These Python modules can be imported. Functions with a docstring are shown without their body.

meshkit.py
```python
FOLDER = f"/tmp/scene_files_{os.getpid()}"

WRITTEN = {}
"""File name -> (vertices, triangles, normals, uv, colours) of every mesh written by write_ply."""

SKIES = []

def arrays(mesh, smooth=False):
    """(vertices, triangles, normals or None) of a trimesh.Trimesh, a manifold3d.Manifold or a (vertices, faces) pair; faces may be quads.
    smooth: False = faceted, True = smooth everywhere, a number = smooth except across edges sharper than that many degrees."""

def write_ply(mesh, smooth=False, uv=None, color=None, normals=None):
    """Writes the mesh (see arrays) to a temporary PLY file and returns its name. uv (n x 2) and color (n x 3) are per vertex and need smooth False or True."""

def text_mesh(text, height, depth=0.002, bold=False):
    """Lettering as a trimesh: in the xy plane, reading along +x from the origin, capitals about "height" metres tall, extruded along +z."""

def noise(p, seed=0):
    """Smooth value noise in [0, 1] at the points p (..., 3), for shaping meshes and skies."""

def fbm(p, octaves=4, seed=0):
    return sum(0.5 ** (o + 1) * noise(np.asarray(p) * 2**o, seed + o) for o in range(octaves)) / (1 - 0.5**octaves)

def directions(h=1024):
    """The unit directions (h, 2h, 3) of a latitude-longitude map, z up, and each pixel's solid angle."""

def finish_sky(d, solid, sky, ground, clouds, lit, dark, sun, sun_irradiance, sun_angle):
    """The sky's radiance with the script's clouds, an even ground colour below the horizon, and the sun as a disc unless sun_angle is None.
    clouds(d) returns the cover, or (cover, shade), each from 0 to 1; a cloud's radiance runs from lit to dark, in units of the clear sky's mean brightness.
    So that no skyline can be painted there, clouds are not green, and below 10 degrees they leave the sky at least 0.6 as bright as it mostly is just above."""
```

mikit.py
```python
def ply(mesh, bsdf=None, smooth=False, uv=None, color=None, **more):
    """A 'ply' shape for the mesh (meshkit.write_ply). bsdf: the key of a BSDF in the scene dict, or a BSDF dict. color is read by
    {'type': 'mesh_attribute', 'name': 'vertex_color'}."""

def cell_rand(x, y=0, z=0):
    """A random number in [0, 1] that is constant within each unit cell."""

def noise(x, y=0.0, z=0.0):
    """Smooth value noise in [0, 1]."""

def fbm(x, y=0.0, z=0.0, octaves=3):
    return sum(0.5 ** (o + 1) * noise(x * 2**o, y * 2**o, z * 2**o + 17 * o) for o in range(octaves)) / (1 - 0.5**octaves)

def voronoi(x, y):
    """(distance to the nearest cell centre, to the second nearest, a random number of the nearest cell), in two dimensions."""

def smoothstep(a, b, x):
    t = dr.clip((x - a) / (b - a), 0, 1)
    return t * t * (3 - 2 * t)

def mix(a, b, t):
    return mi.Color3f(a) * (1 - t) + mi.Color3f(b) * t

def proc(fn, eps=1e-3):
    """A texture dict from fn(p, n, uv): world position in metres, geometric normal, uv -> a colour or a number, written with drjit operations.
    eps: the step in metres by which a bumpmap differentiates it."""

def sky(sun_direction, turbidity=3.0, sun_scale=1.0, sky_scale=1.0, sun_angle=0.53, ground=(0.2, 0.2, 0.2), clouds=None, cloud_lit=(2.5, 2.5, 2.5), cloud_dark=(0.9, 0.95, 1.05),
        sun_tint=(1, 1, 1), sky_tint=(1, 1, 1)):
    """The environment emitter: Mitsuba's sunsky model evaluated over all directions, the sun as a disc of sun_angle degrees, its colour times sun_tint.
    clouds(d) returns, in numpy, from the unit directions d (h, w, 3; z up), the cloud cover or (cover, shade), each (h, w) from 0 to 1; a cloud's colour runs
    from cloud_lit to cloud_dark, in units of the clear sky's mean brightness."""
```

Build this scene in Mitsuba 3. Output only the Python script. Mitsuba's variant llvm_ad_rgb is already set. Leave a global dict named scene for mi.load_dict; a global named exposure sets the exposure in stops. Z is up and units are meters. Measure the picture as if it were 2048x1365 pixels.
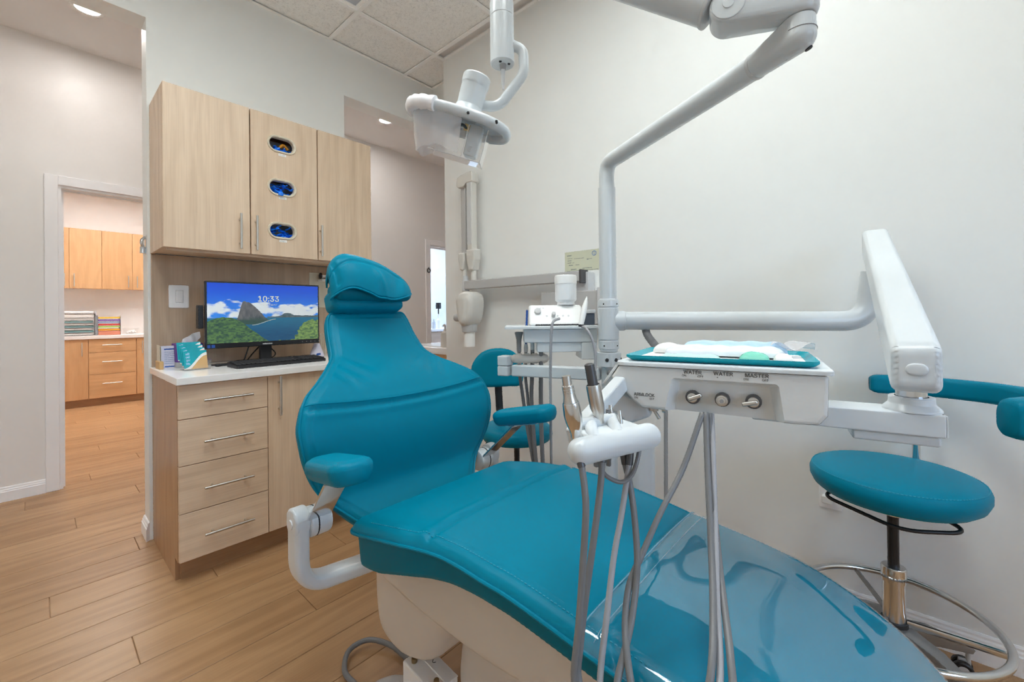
import math, random
import numpy as np
import trimesh
import manifold3d as m3
import drjit as dr
import mitsuba as mi
import mikit, meshkit
from mikit import proc, noise, fbm, cell_rand, smoothstep, mix
from shapely.geometry import Polygon, Point, LineString
from shapely.ops import unary_union
import shapely
import shapely.affinity
from scipy.spatial import Delaunay

T = mi.ScalarTransform4f
scene, labels = {}, {}
rng = random.Random(7)

# ------------------------------------------------------------------ camera
YAW, PITCH, ROLL, FPX = math.radians(41.73), math.radians(0.254), math.radians(-0.6646), 846.66
_f = np.array([math.cos(YAW), math.sin(YAW), 0.0])
_r = np.array([math.sin(YAW), -math.cos(YAW), 0.0])
_u = np.array([0.0, 0.0, 1.0])
_f2 = _f * math.cos(PITCH) + _u * math.sin(PITCH)
_u2 = _u * math.cos(PITCH) - _f * math.sin(PITCH)
_u3 = _u2 * math.cos(ROLL) - _r * math.sin(ROLL)
EYE = np.array([0.0, 0.0, 1.16])
scene['camera'] = {
    'type': 'perspective', 'fov': 2 * math.degrees(math.atan(1024 / FPX)), 'fov_axis': 'x',
    'to_world': T().look_at(origin=EYE.tolist(), target=(EYE + _f2).tolist(), up=_u3.tolist()),
    'near_clip': 0.02, 'far_clip': 100.0, 'principal_point_offset_y': 57.2 / 1365.0}

# ------------------------------------------------------------------ light and exposure
exposure = 1.5
scene['sky_light'] = mikit.sky((-0.3, -0.5, 0.8), turbidity=3.0, sun_scale=0.0, sky_scale=8.0)
ROOM_LIGHT = [4.85, 5.2, 5.15]      # ceiling light panels of the surgery
HALL_LIGHT = [76, 72, 68.5]        # recessed downlights of the hallway
FAR_LIGHT = [4.3, 4.2, 4.1]        # panels of the sterilisation room
BACK_LIGHT = [2.0, 2.25, 2.55]       # panel of the room at the right


def area_light(rgb):
    return {'type': 'area', 'radiance': {'type': 'rgb', 'value': list(rgb)}}


# ------------------------------------------------------------------ materials
def rgb(r, g, b):
    return {'type': 'rgb', 'value': [r, g, b]}


def mat(name, color, rough=0.5, metal=0.0, spec=0.5, coat=0.0, bump=None, **kw):
    d = {'type': 'principled', 'base_color': color if isinstance(color, dict) else rgb(*color), 'roughness': rough, 'metallic': metal}
    if spec is not None:
        d['specular'] = spec
    if coat:
        d['clearcoat'], d['clearcoat_gloss'] = coat, 0.9
    d.update(kw)
    if bump:
        d = {'type': 'bumpmap', 'nested': d, 'tex': bump[0], 'scale': bump[1]}
    scene[name] = {'type': 'twosided', 'bsdf': d}
    return name


def wood_fn(dark, light, streak=1.0, finew=1.0):
    """Wood grain along u; the integer hundreds of u and v are the seed of the piece."""
    def fn(p, n, uv):
        u, v = mi.Float(uv.x), mi.Float(uv.y)
        cell = dr.floor(u / 50.0)
        tint = cell_rand(cell, 3, 5)
        w = fbm(u * 1.7, v * 9.0, cell * 1.3, 3)
        ring = 0.5 + 0.5 * dr.sin((v * 26.0 + w * 9.0) * 2.4)
        fine = noise(u * 7.0, v * 240.0, cell)
        pore = smoothstep(0.62, 0.95, noise(u * 16.0, v * 620.0, cell + 3))
        band = fbm(u * 0.9, v * 22.0, cell + 9, 2)
        t = 0.30 * ring + 0.34 * (0.5 + (fine - 0.5) * finew) + 0.42 * band + 0.22 * (tint - 0.5) * 2.0
        t = dr.clip(0.5 + (t - 0.52) * streak - 0.10 * finew * pore, 0, 1)
        return mix(dark, light, t)
    return fn


mat('m_wall', proc(lambda p, n, uv: mi.Color3f(0.79, 0.80, 0.785) * (0.985 + 0.03 * fbm(p.x * 3, p.y * 3, p.z * 3, 2))), 0.42, spec=0.35)
mat('m_hallwall', (0.80, 0.785, 0.77), 0.38, spec=0.4)
mat('m_ceil', (0.78, 0.76, 0.745), 0.8, spec=0.2)
mat('m_trim', (0.87, 0.87, 0.885), 0.35, spec=0.4)
mat('m_tile', proc(lambda p, n, uv: mi.Color3f(0.90, 0.89, 0.865) * (1.0 - 0.16 * smoothstep(0.62, 0.85, noise(p.x * 210, p.y * 210)) - 0.05 * smoothstep(0.5, 0.8, noise(p.x * 90, p.y * 90, 4)))), 0.95, spec=0.1)
mat('m_tbar', (0.92, 0.92, 0.91), 0.5)
mat('m_floor', proc(wood_fn((0.31, 0.165, 0.076), (0.47, 0.285, 0.150), 0.85, 0.55)), 0.36, spec=0.35)
mat('m_wood', proc(wood_fn((0.54, 0.39, 0.27), (0.74, 0.575, 0.43), 0.8)), 0.40, spec=0.4)
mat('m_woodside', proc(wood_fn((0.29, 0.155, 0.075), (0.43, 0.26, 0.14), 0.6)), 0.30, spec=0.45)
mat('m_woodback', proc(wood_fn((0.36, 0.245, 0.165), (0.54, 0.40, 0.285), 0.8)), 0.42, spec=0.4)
mat('m_woodfar', proc(wood_fn((0.50, 0.275, 0.125), (0.68, 0.425, 0.225), 0.6)), 0.35, spec=0.4)
mat('m_quartz', (0.80, 0.79, 0.78), 0.12, spec=0.5)
mat('m_steel', (0.62, 0.60, 0.57), 0.28, metal=1.0)
mat('m_chrome', (0.70, 0.71, 0.72), 0.08, metal=1.0)
mat('m_teal', (0.000, 0.200, 0.315), 0.40, spec=None, eta=1.22, bump=(proc(lambda p, n, uv: noise(p.x * 420, p.y * 420, p.z * 420), 0.0012), 0.00012))
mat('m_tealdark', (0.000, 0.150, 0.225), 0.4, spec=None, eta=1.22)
mat('m_tealplastic', (0.000, 0.30, 0.38), 0.25, spec=0.5)
mat('m_white', (0.60, 0.635, 0.655), 0.26, spec=0.5)
mat('m_cream', (0.60, 0.56, 0.51), 0.30, spec=0.5)
mat('m_tex', (0.66, 0.665, 0.65), 0.5, spec=0.4, bump=(proc(lambda p, n, uv: noise(p.x * 330, p.y * 330, p.z * 330) + 0.5 * noise(p.x * 700, p.y * 700, p.z * 700), 0.0015), 0.00035))
mat('m_grey', (0.30, 0.30, 0.305), 0.42)
mat('m_midgrey', (0.47, 0.47, 0.47), 0.45)
mat('m_lightgrey', (0.56, 0.57, 0.58), 0.42)
mat('m_hose', (0.165, 0.165, 0.17), 0.38)
mat('m_hoselight', (0.34, 0.34, 0.36), 0.36)
mat('m_black', (0.012, 0.012, 0.014), 0.38)
mat('m_blackmatte', (0.022, 0.022, 0.025), 0.6)
mat('m_darkmetal', (0.10, 0.10, 0.105), 0.35, metal=0.6)
mat('m_legmetal', (0.24, 0.24, 0.245), 0.32, metal=0.5)
mat('m_bezel', (0.01, 0.011, 0.014), 0.3)
mat('m_ink', (0.10, 0.10, 0.10), 0.6)
mat('m_inkpale', (0.28, 0.30, 0.26), 0.7)
mat('m_paper', (0.80, 0.80, 0.79), 0.6)
mat('m_softwhite', (0.82, 0.82, 0.81), 0.4)
mat('m_purple', (0.13, 0.05, 0.30), 0.5)
mat('m_cyan', (0.0, 0.33, 0.40), 0.4)
mat('m_tan', (0.62, 0.38, 0.16), 0.5)
mat('m_lilac', (0.62, 0.60, 0.72), 0.45)
mat('m_bluegrey', (0.22, 0.30, 0.46), 0.5)
mat('m_glove', (0.01, 0.20, 0.88), 0.42)
mat('m_orange', (0.70, 0.28, 0.02), 0.5)
mat('m_amber', (0.75, 0.50, 0.06), 0.5)
mat('m_red', (0.55, 0.06, 0.06), 0.5)
mat('m_certificate', (0.56, 0.57, 0.44), 0.55)
mat('m_ringcream', (0.62, 0.56, 0.44), 0.35)
mat('m_mint', (0.18, 0.58, 0.45), 0.5)
mat('m_paleblue', (0.36, 0.60, 0.80), 0.4)
mat('m_deepblue', (0.012, 0.07, 0.32), 0.4)
mat('m_lens', (0.48, 0.52, 0.58), 0.25)
scene['m_clear'] = {'type': 'thindielectric', 'int_ior': 1.5}
scene['m_film'] = {'type': 'thindielectric', 'int_ior': 1.33}
scene['m_frost'] = {'type': 'twosided', 'bsdf': {'type': 'principled', 'base_color': rgb(0.78, 0.80, 0.82), 'roughness': 0.35}}
mat('m_bag', (0.85, 0.85, 0.88), 0.3)


# ------------------------------------------------------------------ naming
def fresh(key):
    if key not in scene and key not in labels:
        return key
    n = 1
    while f'{key}_{n:03d}' in scene or f'{key}_{n:03d}' in labels:
        n += 1
    return f'{key}_{n:03d}'


def thing(name, label, cat, group=None):
    key = fresh(name)
    labels[key] = {'label': label, 'category': cat}
    if group:
        labels[key]['group'] = group
    return key


def struct(name, mesh, m, label=None, smooth=False):
    key = fresh(name)
    if mesh is not None:
        scene[key] = mikit.ply(mesh, m, smooth=smooth)
    labels[key] = {'label': label or name.replace('_', ' '), 'kind': 'structure'}
    return key


def part(parent, name, mesh, m, smooth=35, label=None, uv=None, **kw):
    key = fresh(parent + '__' + name)
    if uv is not None:
        scene[key] = mikit.ply(mesh, m, smooth=False, uv=uv, **kw)
    else:
        scene[key] = mikit.ply(mesh, m, smooth=smooth, **kw)
    if label:
        labels[key] = {'label': label}
    return key


def solo(name, mesh, m, label, cat, group=None, smooth=35, uv=None):
    key = thing(name, label, cat, group)
    scene[key] = mikit.ply(mesh, m, smooth=False if uv is not None else smooth, uv=uv)
    return key


def copy_part(parent, name, src, **kw):
    key = fresh(parent + '__' + name)
    scene[key] = {**scene[src], **kw}
    return key


# ------------------------------------------------------------------ mesh helpers
def V(*a):
    return np.array(a, float)


def join(*ms):
    return trimesh.util.concatenate([m for m in ms if m is not None])


def to_tri(man):
    m = man.to_mesh()
    return trimesh.Trimesh(m.vert_properties[:, :3], m.tri_verts, process=False)


def to_man(t):
    return m3.Manifold(m3.Mesh(np.asarray(t.vertices, np.float32), np.asarray(t.faces, np.uint32)))


_OCT = {}


def _octant(n):
    if n not in _OCT:
        pts = []
        for i in range(n + 1):
            th = math.pi / 2 * i / n
            k = max(1, int(round(n * math.sin(th))))
            for j in range(k + 1):
                ph = math.pi / 2 * j / k
                pts.append((math.sin(th) * math.cos(ph), math.sin(th) * math.sin(ph), math.cos(th)))
        _OCT[n] = np.array(pts)
    return _OCT[n]


def rbox(c, size, r=0.004, n=2, R=None):
    """A box with rounded edges, centred on c; R is a 3x3 of column axes."""
    h = np.array(size, float) / 2
    r = min(r, h.min() * 0.999)
    o = _octant(n)
    pts = []
    for sx in (-1, 1):
        for sy in (-1, 1):
            for sz in (-1, 1):
                s = np.array([sx, sy, sz])
                pts.append((o * r + (h - r)) * s)
    m = trimesh.convex.convex_hull(np.vstack(pts))
    if R is not None:
        m.vertices = m.vertices @ np.asarray(R, float).T
    m.vertices = m.vertices + np.array(c, float)
    return m


def bx(x0, x1, y0, y1, z0, z1, r=0.0, n=2):
    c, s = ((x0 + x1) / 2, (y0 + y1) / 2, (z0 + z1) / 2), (abs(x1 - x0), abs(y1 - y0), abs(z1 - z0))
    if r > 0:
        return rbox(c, s, r, n)
    m = trimesh.creation.box(s)
    m.apply_translation(c)
    return m


def chamf(x0, x1, y0, y1, z0, z1, c=0.0015):
    return rbox(((x0 + x1) / 2, (y0 + y1) / 2, (z0 + z1) / 2), (x1 - x0, y1 - y0, z1 - z0), c, 1)


def grain(mesh, axis, seed=0):
    """(mesh, uv): faces unmerged; uv = metres along the grain axis and across, shifted by the seed."""
    m = mesh.copy()
    m.unmerge_vertices()
    n = np.repeat(np.abs(m.face_normals), 3, axis=0)
    v = np.array(m.vertices)
    dom = n.argmax(1)
    uv = np.zeros((len(v), 2))
    others = [a for a in range(3) if a != axis]
    for k in range(3):
        sel = dom == k
        if k == axis:
            uv[sel] = np.c_[v[sel][:, others[0]] * 0.2, v[sel][:, others[1]]]
        else:
            o = [a for a in others if a != k][0]
            uv[sel] = np.c_[v[sel][:, axis], v[sel][:, o]]
    return m, uv + np.array([100.0 * seed + 25, 13.7 * (seed % 17)])


def wpart(parent, name, mesh, m, axis, seed, label=None):
    g, uv = grain(mesh, axis, seed)
    return part(parent, name, g, m, uv=uv, label=label)


def frame(d, up=(0, 0, 1)):
    d = np.array(d, float)
    d /= np.linalg.norm(d)
    a = np.cross(up, d)
    if np.linalg.norm(a) < 1e-6:
        a = np.cross((1, 0, 0), d)
    a /= np.linalg.norm(a)
    return np.c_[a, np.cross(d, a), d]


def lathe(prof, o=(0, 0, 0), d=(0, 0, 1), n=40):
    """Revolves (radius, height) around the axis through o along d."""
    prof = [(max(r, 1e-5), z) for r, z in prof]
    a = np.linspace(0, 2 * np.pi, n, endpoint=False)
    p = np.array(prof)
    v = np.stack([p[:, None, 0] * np.cos(a), p[:, None, 0] * np.sin(a), np.broadcast_to(p[:, None, 1], (len(p), n))], -1).reshape(-1, 3)
    i, j = np.meshgrid(np.arange(len(p) - 1), np.arange(n), indexing='ij')
    q = np.stack([i * n + j, i * n + (j + 1) % n, (i + 1) * n + (j + 1) % n, (i + 1) * n + j], -1).reshape(-1, 4)
    f = np.vstack([q[:, [0, 1, 2]], q[:, [0, 2, 3]]])
    f = f if p[-1, 1] >= p[0, 1] else f[:, ::-1]
    return trimesh.Trimesh(v @ frame(d).T + np.array(o, float), f, process=False)


def rod(p0, p1, r, r2=None, bev=0.0015, n=28):
    p0, p1 = np.array(p0, float), np.array(p1, float)
    L = np.linalg.norm(p1 - p0)
    r2 = r if r2 is None else r2
    b = min(bev, r * 0.5, r2 * 0.5, L * 0.3)
    return lathe([(0, 0), (r - b, 0), (r - b * 0.3, b * 0.3), (r, b), (r2, L - b), (r2 - b * 0.3, L - b * 0.3), (r2 - b, L), (0, L)], p0, p1 - p0, n)


def tube(pts, r, n=14, cap=True, closed=False, flat=1.0, up=None, sq=1.0):
    p = np.asarray(pts, float)
    N = len(p)
    if closed:
        t = np.roll(p, -1, 0) - np.roll(p, 1, 0)
    else:
        t = np.gradient(p, axis=0)
    t /= np.linalg.norm(t, axis=1, keepdims=True) + 1e-12
    if up is not None:
        a = np.cross(np.array(up, float), t)
        a /= np.linalg.norm(a, axis=1, keepdims=True) + 1e-12
    else:
        a = np.zeros_like(p)
        x = np.cross(t[0], [0, 0, 1.0] if abs(t[0][2]) < 0.9 else [1.0, 0, 0])
        for k in range(N):
            x = x - t[k] * (x @ t[k])
            x /= np.linalg.norm(x)
            a[k] = x
    b = np.cross(t, a)
    ang = np.arange(n) * 2 * np.pi / n
    r = np.broadcast_to(np.asarray(r, float), (N,))
    ca, sa = (np.sign(w) * np.abs(w) ** sq for w in (np.cos(ang), np.sin(ang)))
    v = p[:, None] + r[:, None, None] * (ca[None, :, None] * a[:, None] + flat * sa[None, :, None] * b[:, None])
    v = v.reshape(-1, 3)
    M = N if closed else N - 1
    i, j = np.meshgrid(np.arange(M), np.arange(n), indexing='ij')
    i2 = (i + 1) % N
    q = np.stack([i * n + j, i * n + (j + 1) % n, i2 * n + (j + 1) % n, i2 * n + j], -1).reshape(-1, 4)
    f = [q[:, [0, 1, 2]], q[:, [0, 2, 3]]]
    if cap and not closed:
        v = np.vstack([v, p[0], p[-1]])
        k = np.arange(n)
        f.append(np.stack([(k + 1) % n, k, np.full(n, N * n)], 1))
        f.append(np.stack([(N - 1) * n + k, (N - 1) * n + (k + 1) % n, np.full(n, N * n + 1)], 1))
    return trimesh.Trimesh(v, np.vstack(f), process=False)


def spline(pts, step=0.012, closed=False):
    """Centripetal-like Catmull-Rom through the points, resampled."""
    p = np.asarray(pts, float)
    if closed:
        q = np.vstack([p[-1], p, p[0], p[1]])
    else:
        q = np.vstack([2 * p[0] - p[1], p, 2 * p[-1] - p[-2]])
    out = []
    for i in range(1, len(q) - 2):
        L = np.linalg.norm(q[i + 1] - q[i])
        for s in np.linspace(0, 1, max(2, int(L / step) + 1), endpoint=False):
            out.append(0.5 * (2 * q[i] + (q[i + 1] - q[i - 1]) * s + (2 * q[i - 1] - 5 * q[i] + 4 * q[i + 1] - q[i + 2]) * s * s
                              + (3 * q[i] - q[i - 1] - 3 * q[i + 1] + q[i + 2]) * s ** 3))
    if not closed:
        out.append(q[-2])
    return np.array(out)


def bend(pts, rad, n=8):
    """A polyline with its corners rounded by arcs."""
    p = [np.array(x, float) for x in pts]
    out = [p[0]]
    for k in range(1, len(p) - 1):
        a, b = p[k - 1] - p[k], p[k + 1] - p[k]
        la, lb = np.linalg.norm(a), np.linalg.norm(b)
        a, b = a / la, b / lb
        half = math.acos(np.clip(a @ b, -1, 1)) / 2
        rr = rad[k - 1] if isinstance(rad, (list, tuple)) else rad
        cut = min(rr / max(math.tan(half), 1e-3), la * 0.49, lb * 0.49)
        for s in np.linspace(0, 1, n + 1):
            q = p[k] + a * cut * (1 - s) ** 2 + b * cut * s ** 2
            out.append(q)
    out.append(p[-1])
    return np.array(out)


def resample(coords, step, closed=True):
    c = np.asarray(coords, float)
    ls = LineString(c)
    n = max(8, int(ls.length / step))
    return np.array([ls.interpolate(s * ls.length / n).coords[0] for s in range(n)])


def cross2(a, b):
    return a[:, 0] * b[:, 1] - a[:, 1] * b[:, 0]


def slab(poly, res, top, bot, inset=(), wall=True):
    """A sheet over a 2-D outline: top(d, x, y) and bot(d, x, y) are heights, d the distance to the outline. Returns a mesh in (x, y, height)."""
    B = resample(poly.exterior.coords, res)
    pts = [B]
    for off in inset:
        q = poly.buffer(-off)
        for g in getattr(q, 'geoms', [q]):
            if not g.is_empty:
                pts.append(resample(g.exterior.coords, res))
    mx = max(inset) if inset else 0
    inner = poly.buffer(-(mx + res * 0.6))
    if not inner.is_empty:
        x0, y0, x1, y1 = inner.bounds
        gx, gy = np.meshgrid(np.arange(x0, x1 + res, res), np.arange(y0, y1 + res, res))
        g = np.c_[gx.ravel(), gy.ravel()]
        g = g[shapely.contains_xy(inner, g[:, 0], g[:, 1])]
        pts.append(g)
    P = np.vstack(pts)
    tri = Delaunay(P).simplices
    c = P[tri].mean(1)
    tri = tri[shapely.contains_xy(poly.buffer(1e-6), c[:, 0], c[:, 1])]
    a = cross2(P[tri[:, 1]] - P[tri[:, 0]], P[tri[:, 2]] - P[tri[:, 0]])
    tri = tri[np.abs(a) > 1e-10]
    a = cross2(P[tri[:, 1]] - P[tri[:, 0]], P[tri[:, 2]] - P[tri[:, 0]])
    tri = np.where((a < 0)[:, None], tri[:, ::-1], tri)
    d = shapely.distance(shapely.points(P), poly.exterior)
    nb, n = len(B), len(P)
    d[:nb] = 0
    zt, zb = top(d, P[:, 0], P[:, 1]), bot(d, P[:, 0], P[:, 1])
    v = np.vstack([np.c_[P, zt], np.c_[P, zb]])
    f = [tri, tri[:, ::-1] + n]
    k = np.arange(nb)
    k2 = (k + 1) % nb
    area = 0.5 * np.sum(B[:, 0] * np.roll(B[:, 1], -1) - np.roll(B[:, 0], -1) * B[:, 1])
    if wall:
        s1, s2 = np.stack([k + n, k2 + n, k2], 1), np.stack([k + n, k2, k], 1)
        if area < 0:
            s1, s2 = s1[:, ::-1], s2[:, ::-1]
        f += [s1, s2]
    return trimesh.Trimesh(v, np.vstack(f), process=False)


def dome(Tk, r):
    """Height profile with a rounded edge of radius r that reaches Tk."""
    def fn(d, x, y):
        q = np.clip(d / r, 0, 1)
        return Tk * np.sqrt(np.clip(1 - (1 - q) ** 2, 0, 1))
    return fn


def flat(h):
    return lambda d, x, y: np.full(len(d), float(h))


def mapped(mesh, fn):
    m = mesh.copy()
    m.vertices = fn(np.array(m.vertices))
    return m


def place(mesh, o, ex, ey, ez):
    M = np.c_[np.array(ex, float), np.array(ey, float), np.array(ez, float)]
    return mapped(mesh, lambda v: v @ M.T + np.array(o, float))


def extr(poly, h):
    return trimesh.creation.extrude_polygon(poly, h)


def stadium(w, h, n=12):
    return LineString([(-(w - h) / 2, 0), ((w - h) / 2, 0)]).buffer(h / 2, n)


def bevel_plate(poly, h, r, res=0.006):
    """An extruded outline with a rounded top edge: bottom at 0, top at h."""
    return slab(poly, res, lambda d, x, y: (h - r) + dome(r, r)(d, x, y), flat(0), inset=(r * 0.15, r * 0.45, r))


def rrect(w, h, r, n=6):
    return shapely.box(-w / 2 + r, -h / 2 + r, w / 2 - r, h / 2 - r).buffer(r, n)


def text(s, height, o, ex, ey, depth=0.0006, bold=False, center=True):
    m = meshkit.text_mesh(s, height, depth, bold)
    v = np.array(m.vertices)
    if center:
        v[:, 0] -= (v[:, 0].min() + v[:, 0].max()) / 2
    m = trimesh.Trimesh(v, m.faces, process=False)
    return place(m, o, ex, ey, np.cross(ex, ey))
# ================================================================== the room shell
CZ, HZ, HALLZ = 3.09, 2.745, 3.06           # ceiling, header underside, hallway ceiling
WY, WY2, RX, RY, HY = 2.90, 3.04, 2.063, 2.51, 4.24
FX0, FX1, FY0 = -1.75, 2.20, -1.75

# floor with its planks
fl = struct('floor', bx(-2.3, 4.6, FY0 - 0.05, 9.0, -0.06, -0.006), 'm_woodside', 'warm oak plank floor running from the surgery into the hallway')
PW, PL = 0.186, 1.32
seed = 0
for row in range(-10, 47):
    y0 = row * PW + 0.03
    if y0 + PW < FY0 or y0 > 8.35:
        continue
    if y0 < 2.9:
        xa, xb = -1.75, 2.06
    elif y0 < 4.3:
        xa, xb = -1.9, 4.3
    else:
        xa, xb = -0.7, 1.9
    off = ((row * 0.617) % 1.0) * PL
    k0 = math.floor((xa - off) / PL)
    for k in range(k0, k0 + 8):
        a, b = max(xa, off + k * PL), min(xb, off + (k + 1) * PL)
        if b - a < 0.08:
            continue
        seed += 1
        hw = 0.0009
        m = trimesh.Trimesh([(a + hw, y0 + hw, -0.0061), (b - hw, y0 + hw, -0.0061), (b - hw, y0 + PW - hw, -0.0061), (a + hw, y0 + PW - hw, -0.0061),
                             (a + hw, y0 + hw, -0.0012), (b - hw, y0 + hw, -0.0012), (b - hw, y0 + PW - hw, -0.0012), (a + hw, y0 + PW - hw, -0.0012),
                             (a + 3 * hw, y0 + 3 * hw, 0), (b - 3 * hw, y0 + 3 * hw, 0), (b - 3 * hw, y0 + PW - 3 * hw, 0), (a + 3 * hw, y0 + PW - 3 * hw, 0)],
                            [f for q in [(0, 1, 5, 4), (1, 2, 6, 5), (2, 3, 7, 6), (3, 0, 4, 7), (4, 5, 9, 8), (5, 6, 10, 9), (6, 7, 11, 10), (7, 4, 8, 11), (8, 9, 10, 11)]
                             for f in ((q[0], q[1], q[2]), (q[0], q[2], q[3]))], process=False)
        wpart(fl, 'plank', m, 'm_floor', 0, seed)

# walls
struct('wall_back', bx(0.386, 1.469, WY, WY2, 0, HZ), 'm_wall', 'white painted wall that carries the wooden cabinets, open on both sides')
struct('wall_back_header', bx(-1.75, 2.62, WY, WY2, HZ, 3.2), 'm_wall', 'white wall above the two openings beside the cabinets')
struct('wall_right', join(bx(RX, RX + 0.10, FY0, RY, 0, 3.2), bx(2.262, 2.36, RY - 0.05, WY - 0.001, HZ, 3.2), bx(RX + 0.1, 2.262, RY - 0.05, RY, HZ, 3.2)), 'm_wall', 'long white wall behind the dental chair')
struct('wall_left', bx(-1.85, -1.75, FY0, 5.2, 0, 3.2), 'm_wall', 'white wall at the left')
struct('wall_front', join(bx(-1.85, -0.3, FY0 - 0.1, FY0, 0, 3.2), bx(1.0, RX + 0.1, FY0 - 0.1, FY0, 0, 3.2), bx(-0.3, 1.0, FY0 - 0.1, FY0, 0, 0.9), bx(-0.3, 1.0, FY0 - 0.1, FY0, 2.2, 3.2)), 'm_wall', 'white wall opposite the cabinets')
struct('wall_hall', join(bx(-1.75, 0.098, HY, HY + 0.12, 0, 3.2), bx(0.098, 0.96, HY, HY + 0.12, 2.08, 3.2), bx(0.96, 3.232, HY, HY + 0.12, 0, 3.2),
                         bx(3.232, 4.05, HY, HY + 0.12, 2.03, 3.2), bx(4.05, 4.7, HY, HY + 0.12, 0, 3.2)), 'm_hallwall', 'pale hallway wall with two doorways')
struct('wall_hall_end', join(bx(4.55, 4.65, 2.4, HY, 0, 3.2), bx(2.62, 2.70, 0.5, 2.62, 0, 3.2), bx(2.62, 4.65, 2.45, 2.55, 0, 3.2), bx(RX + 0.1, 2.62, RY - 0.16, RY - 0.06, 0, 3.2)), 'm_hallwall', 'hallway end wall')
struct('wall_far', bx(-0.9, 2.0, 8.505, 8.6, 0, 3.2), 'm_hallwall', 'cream back wall of the far sterilisation room')
struct('wall_far_left', bx(-0.9, -0.8, HY + 0.12, 8.5, 0, 3.2), 'm_hallwall', 'cream left wall of the far sterilisation room')
struct('wall_far_right', bx(1.9, 2.0, HY + 0.12, 8.5, 0, 3.2), 'm_hallwall', 'cream right wall of the far sterilisation room')
struct('wall_side_room', join(bx(2.6, 6.6, 6.9, 7.0, 0, 3.2), bx(2.6, 2.7, HY + 0.12, 7.0, 0, 3.2), bx(6.5, 6.6, HY + 0.12, 7.0, 0, 3.2)), 'm_wall', 'bright bluish wall of the room seen through the right doorway')

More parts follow.
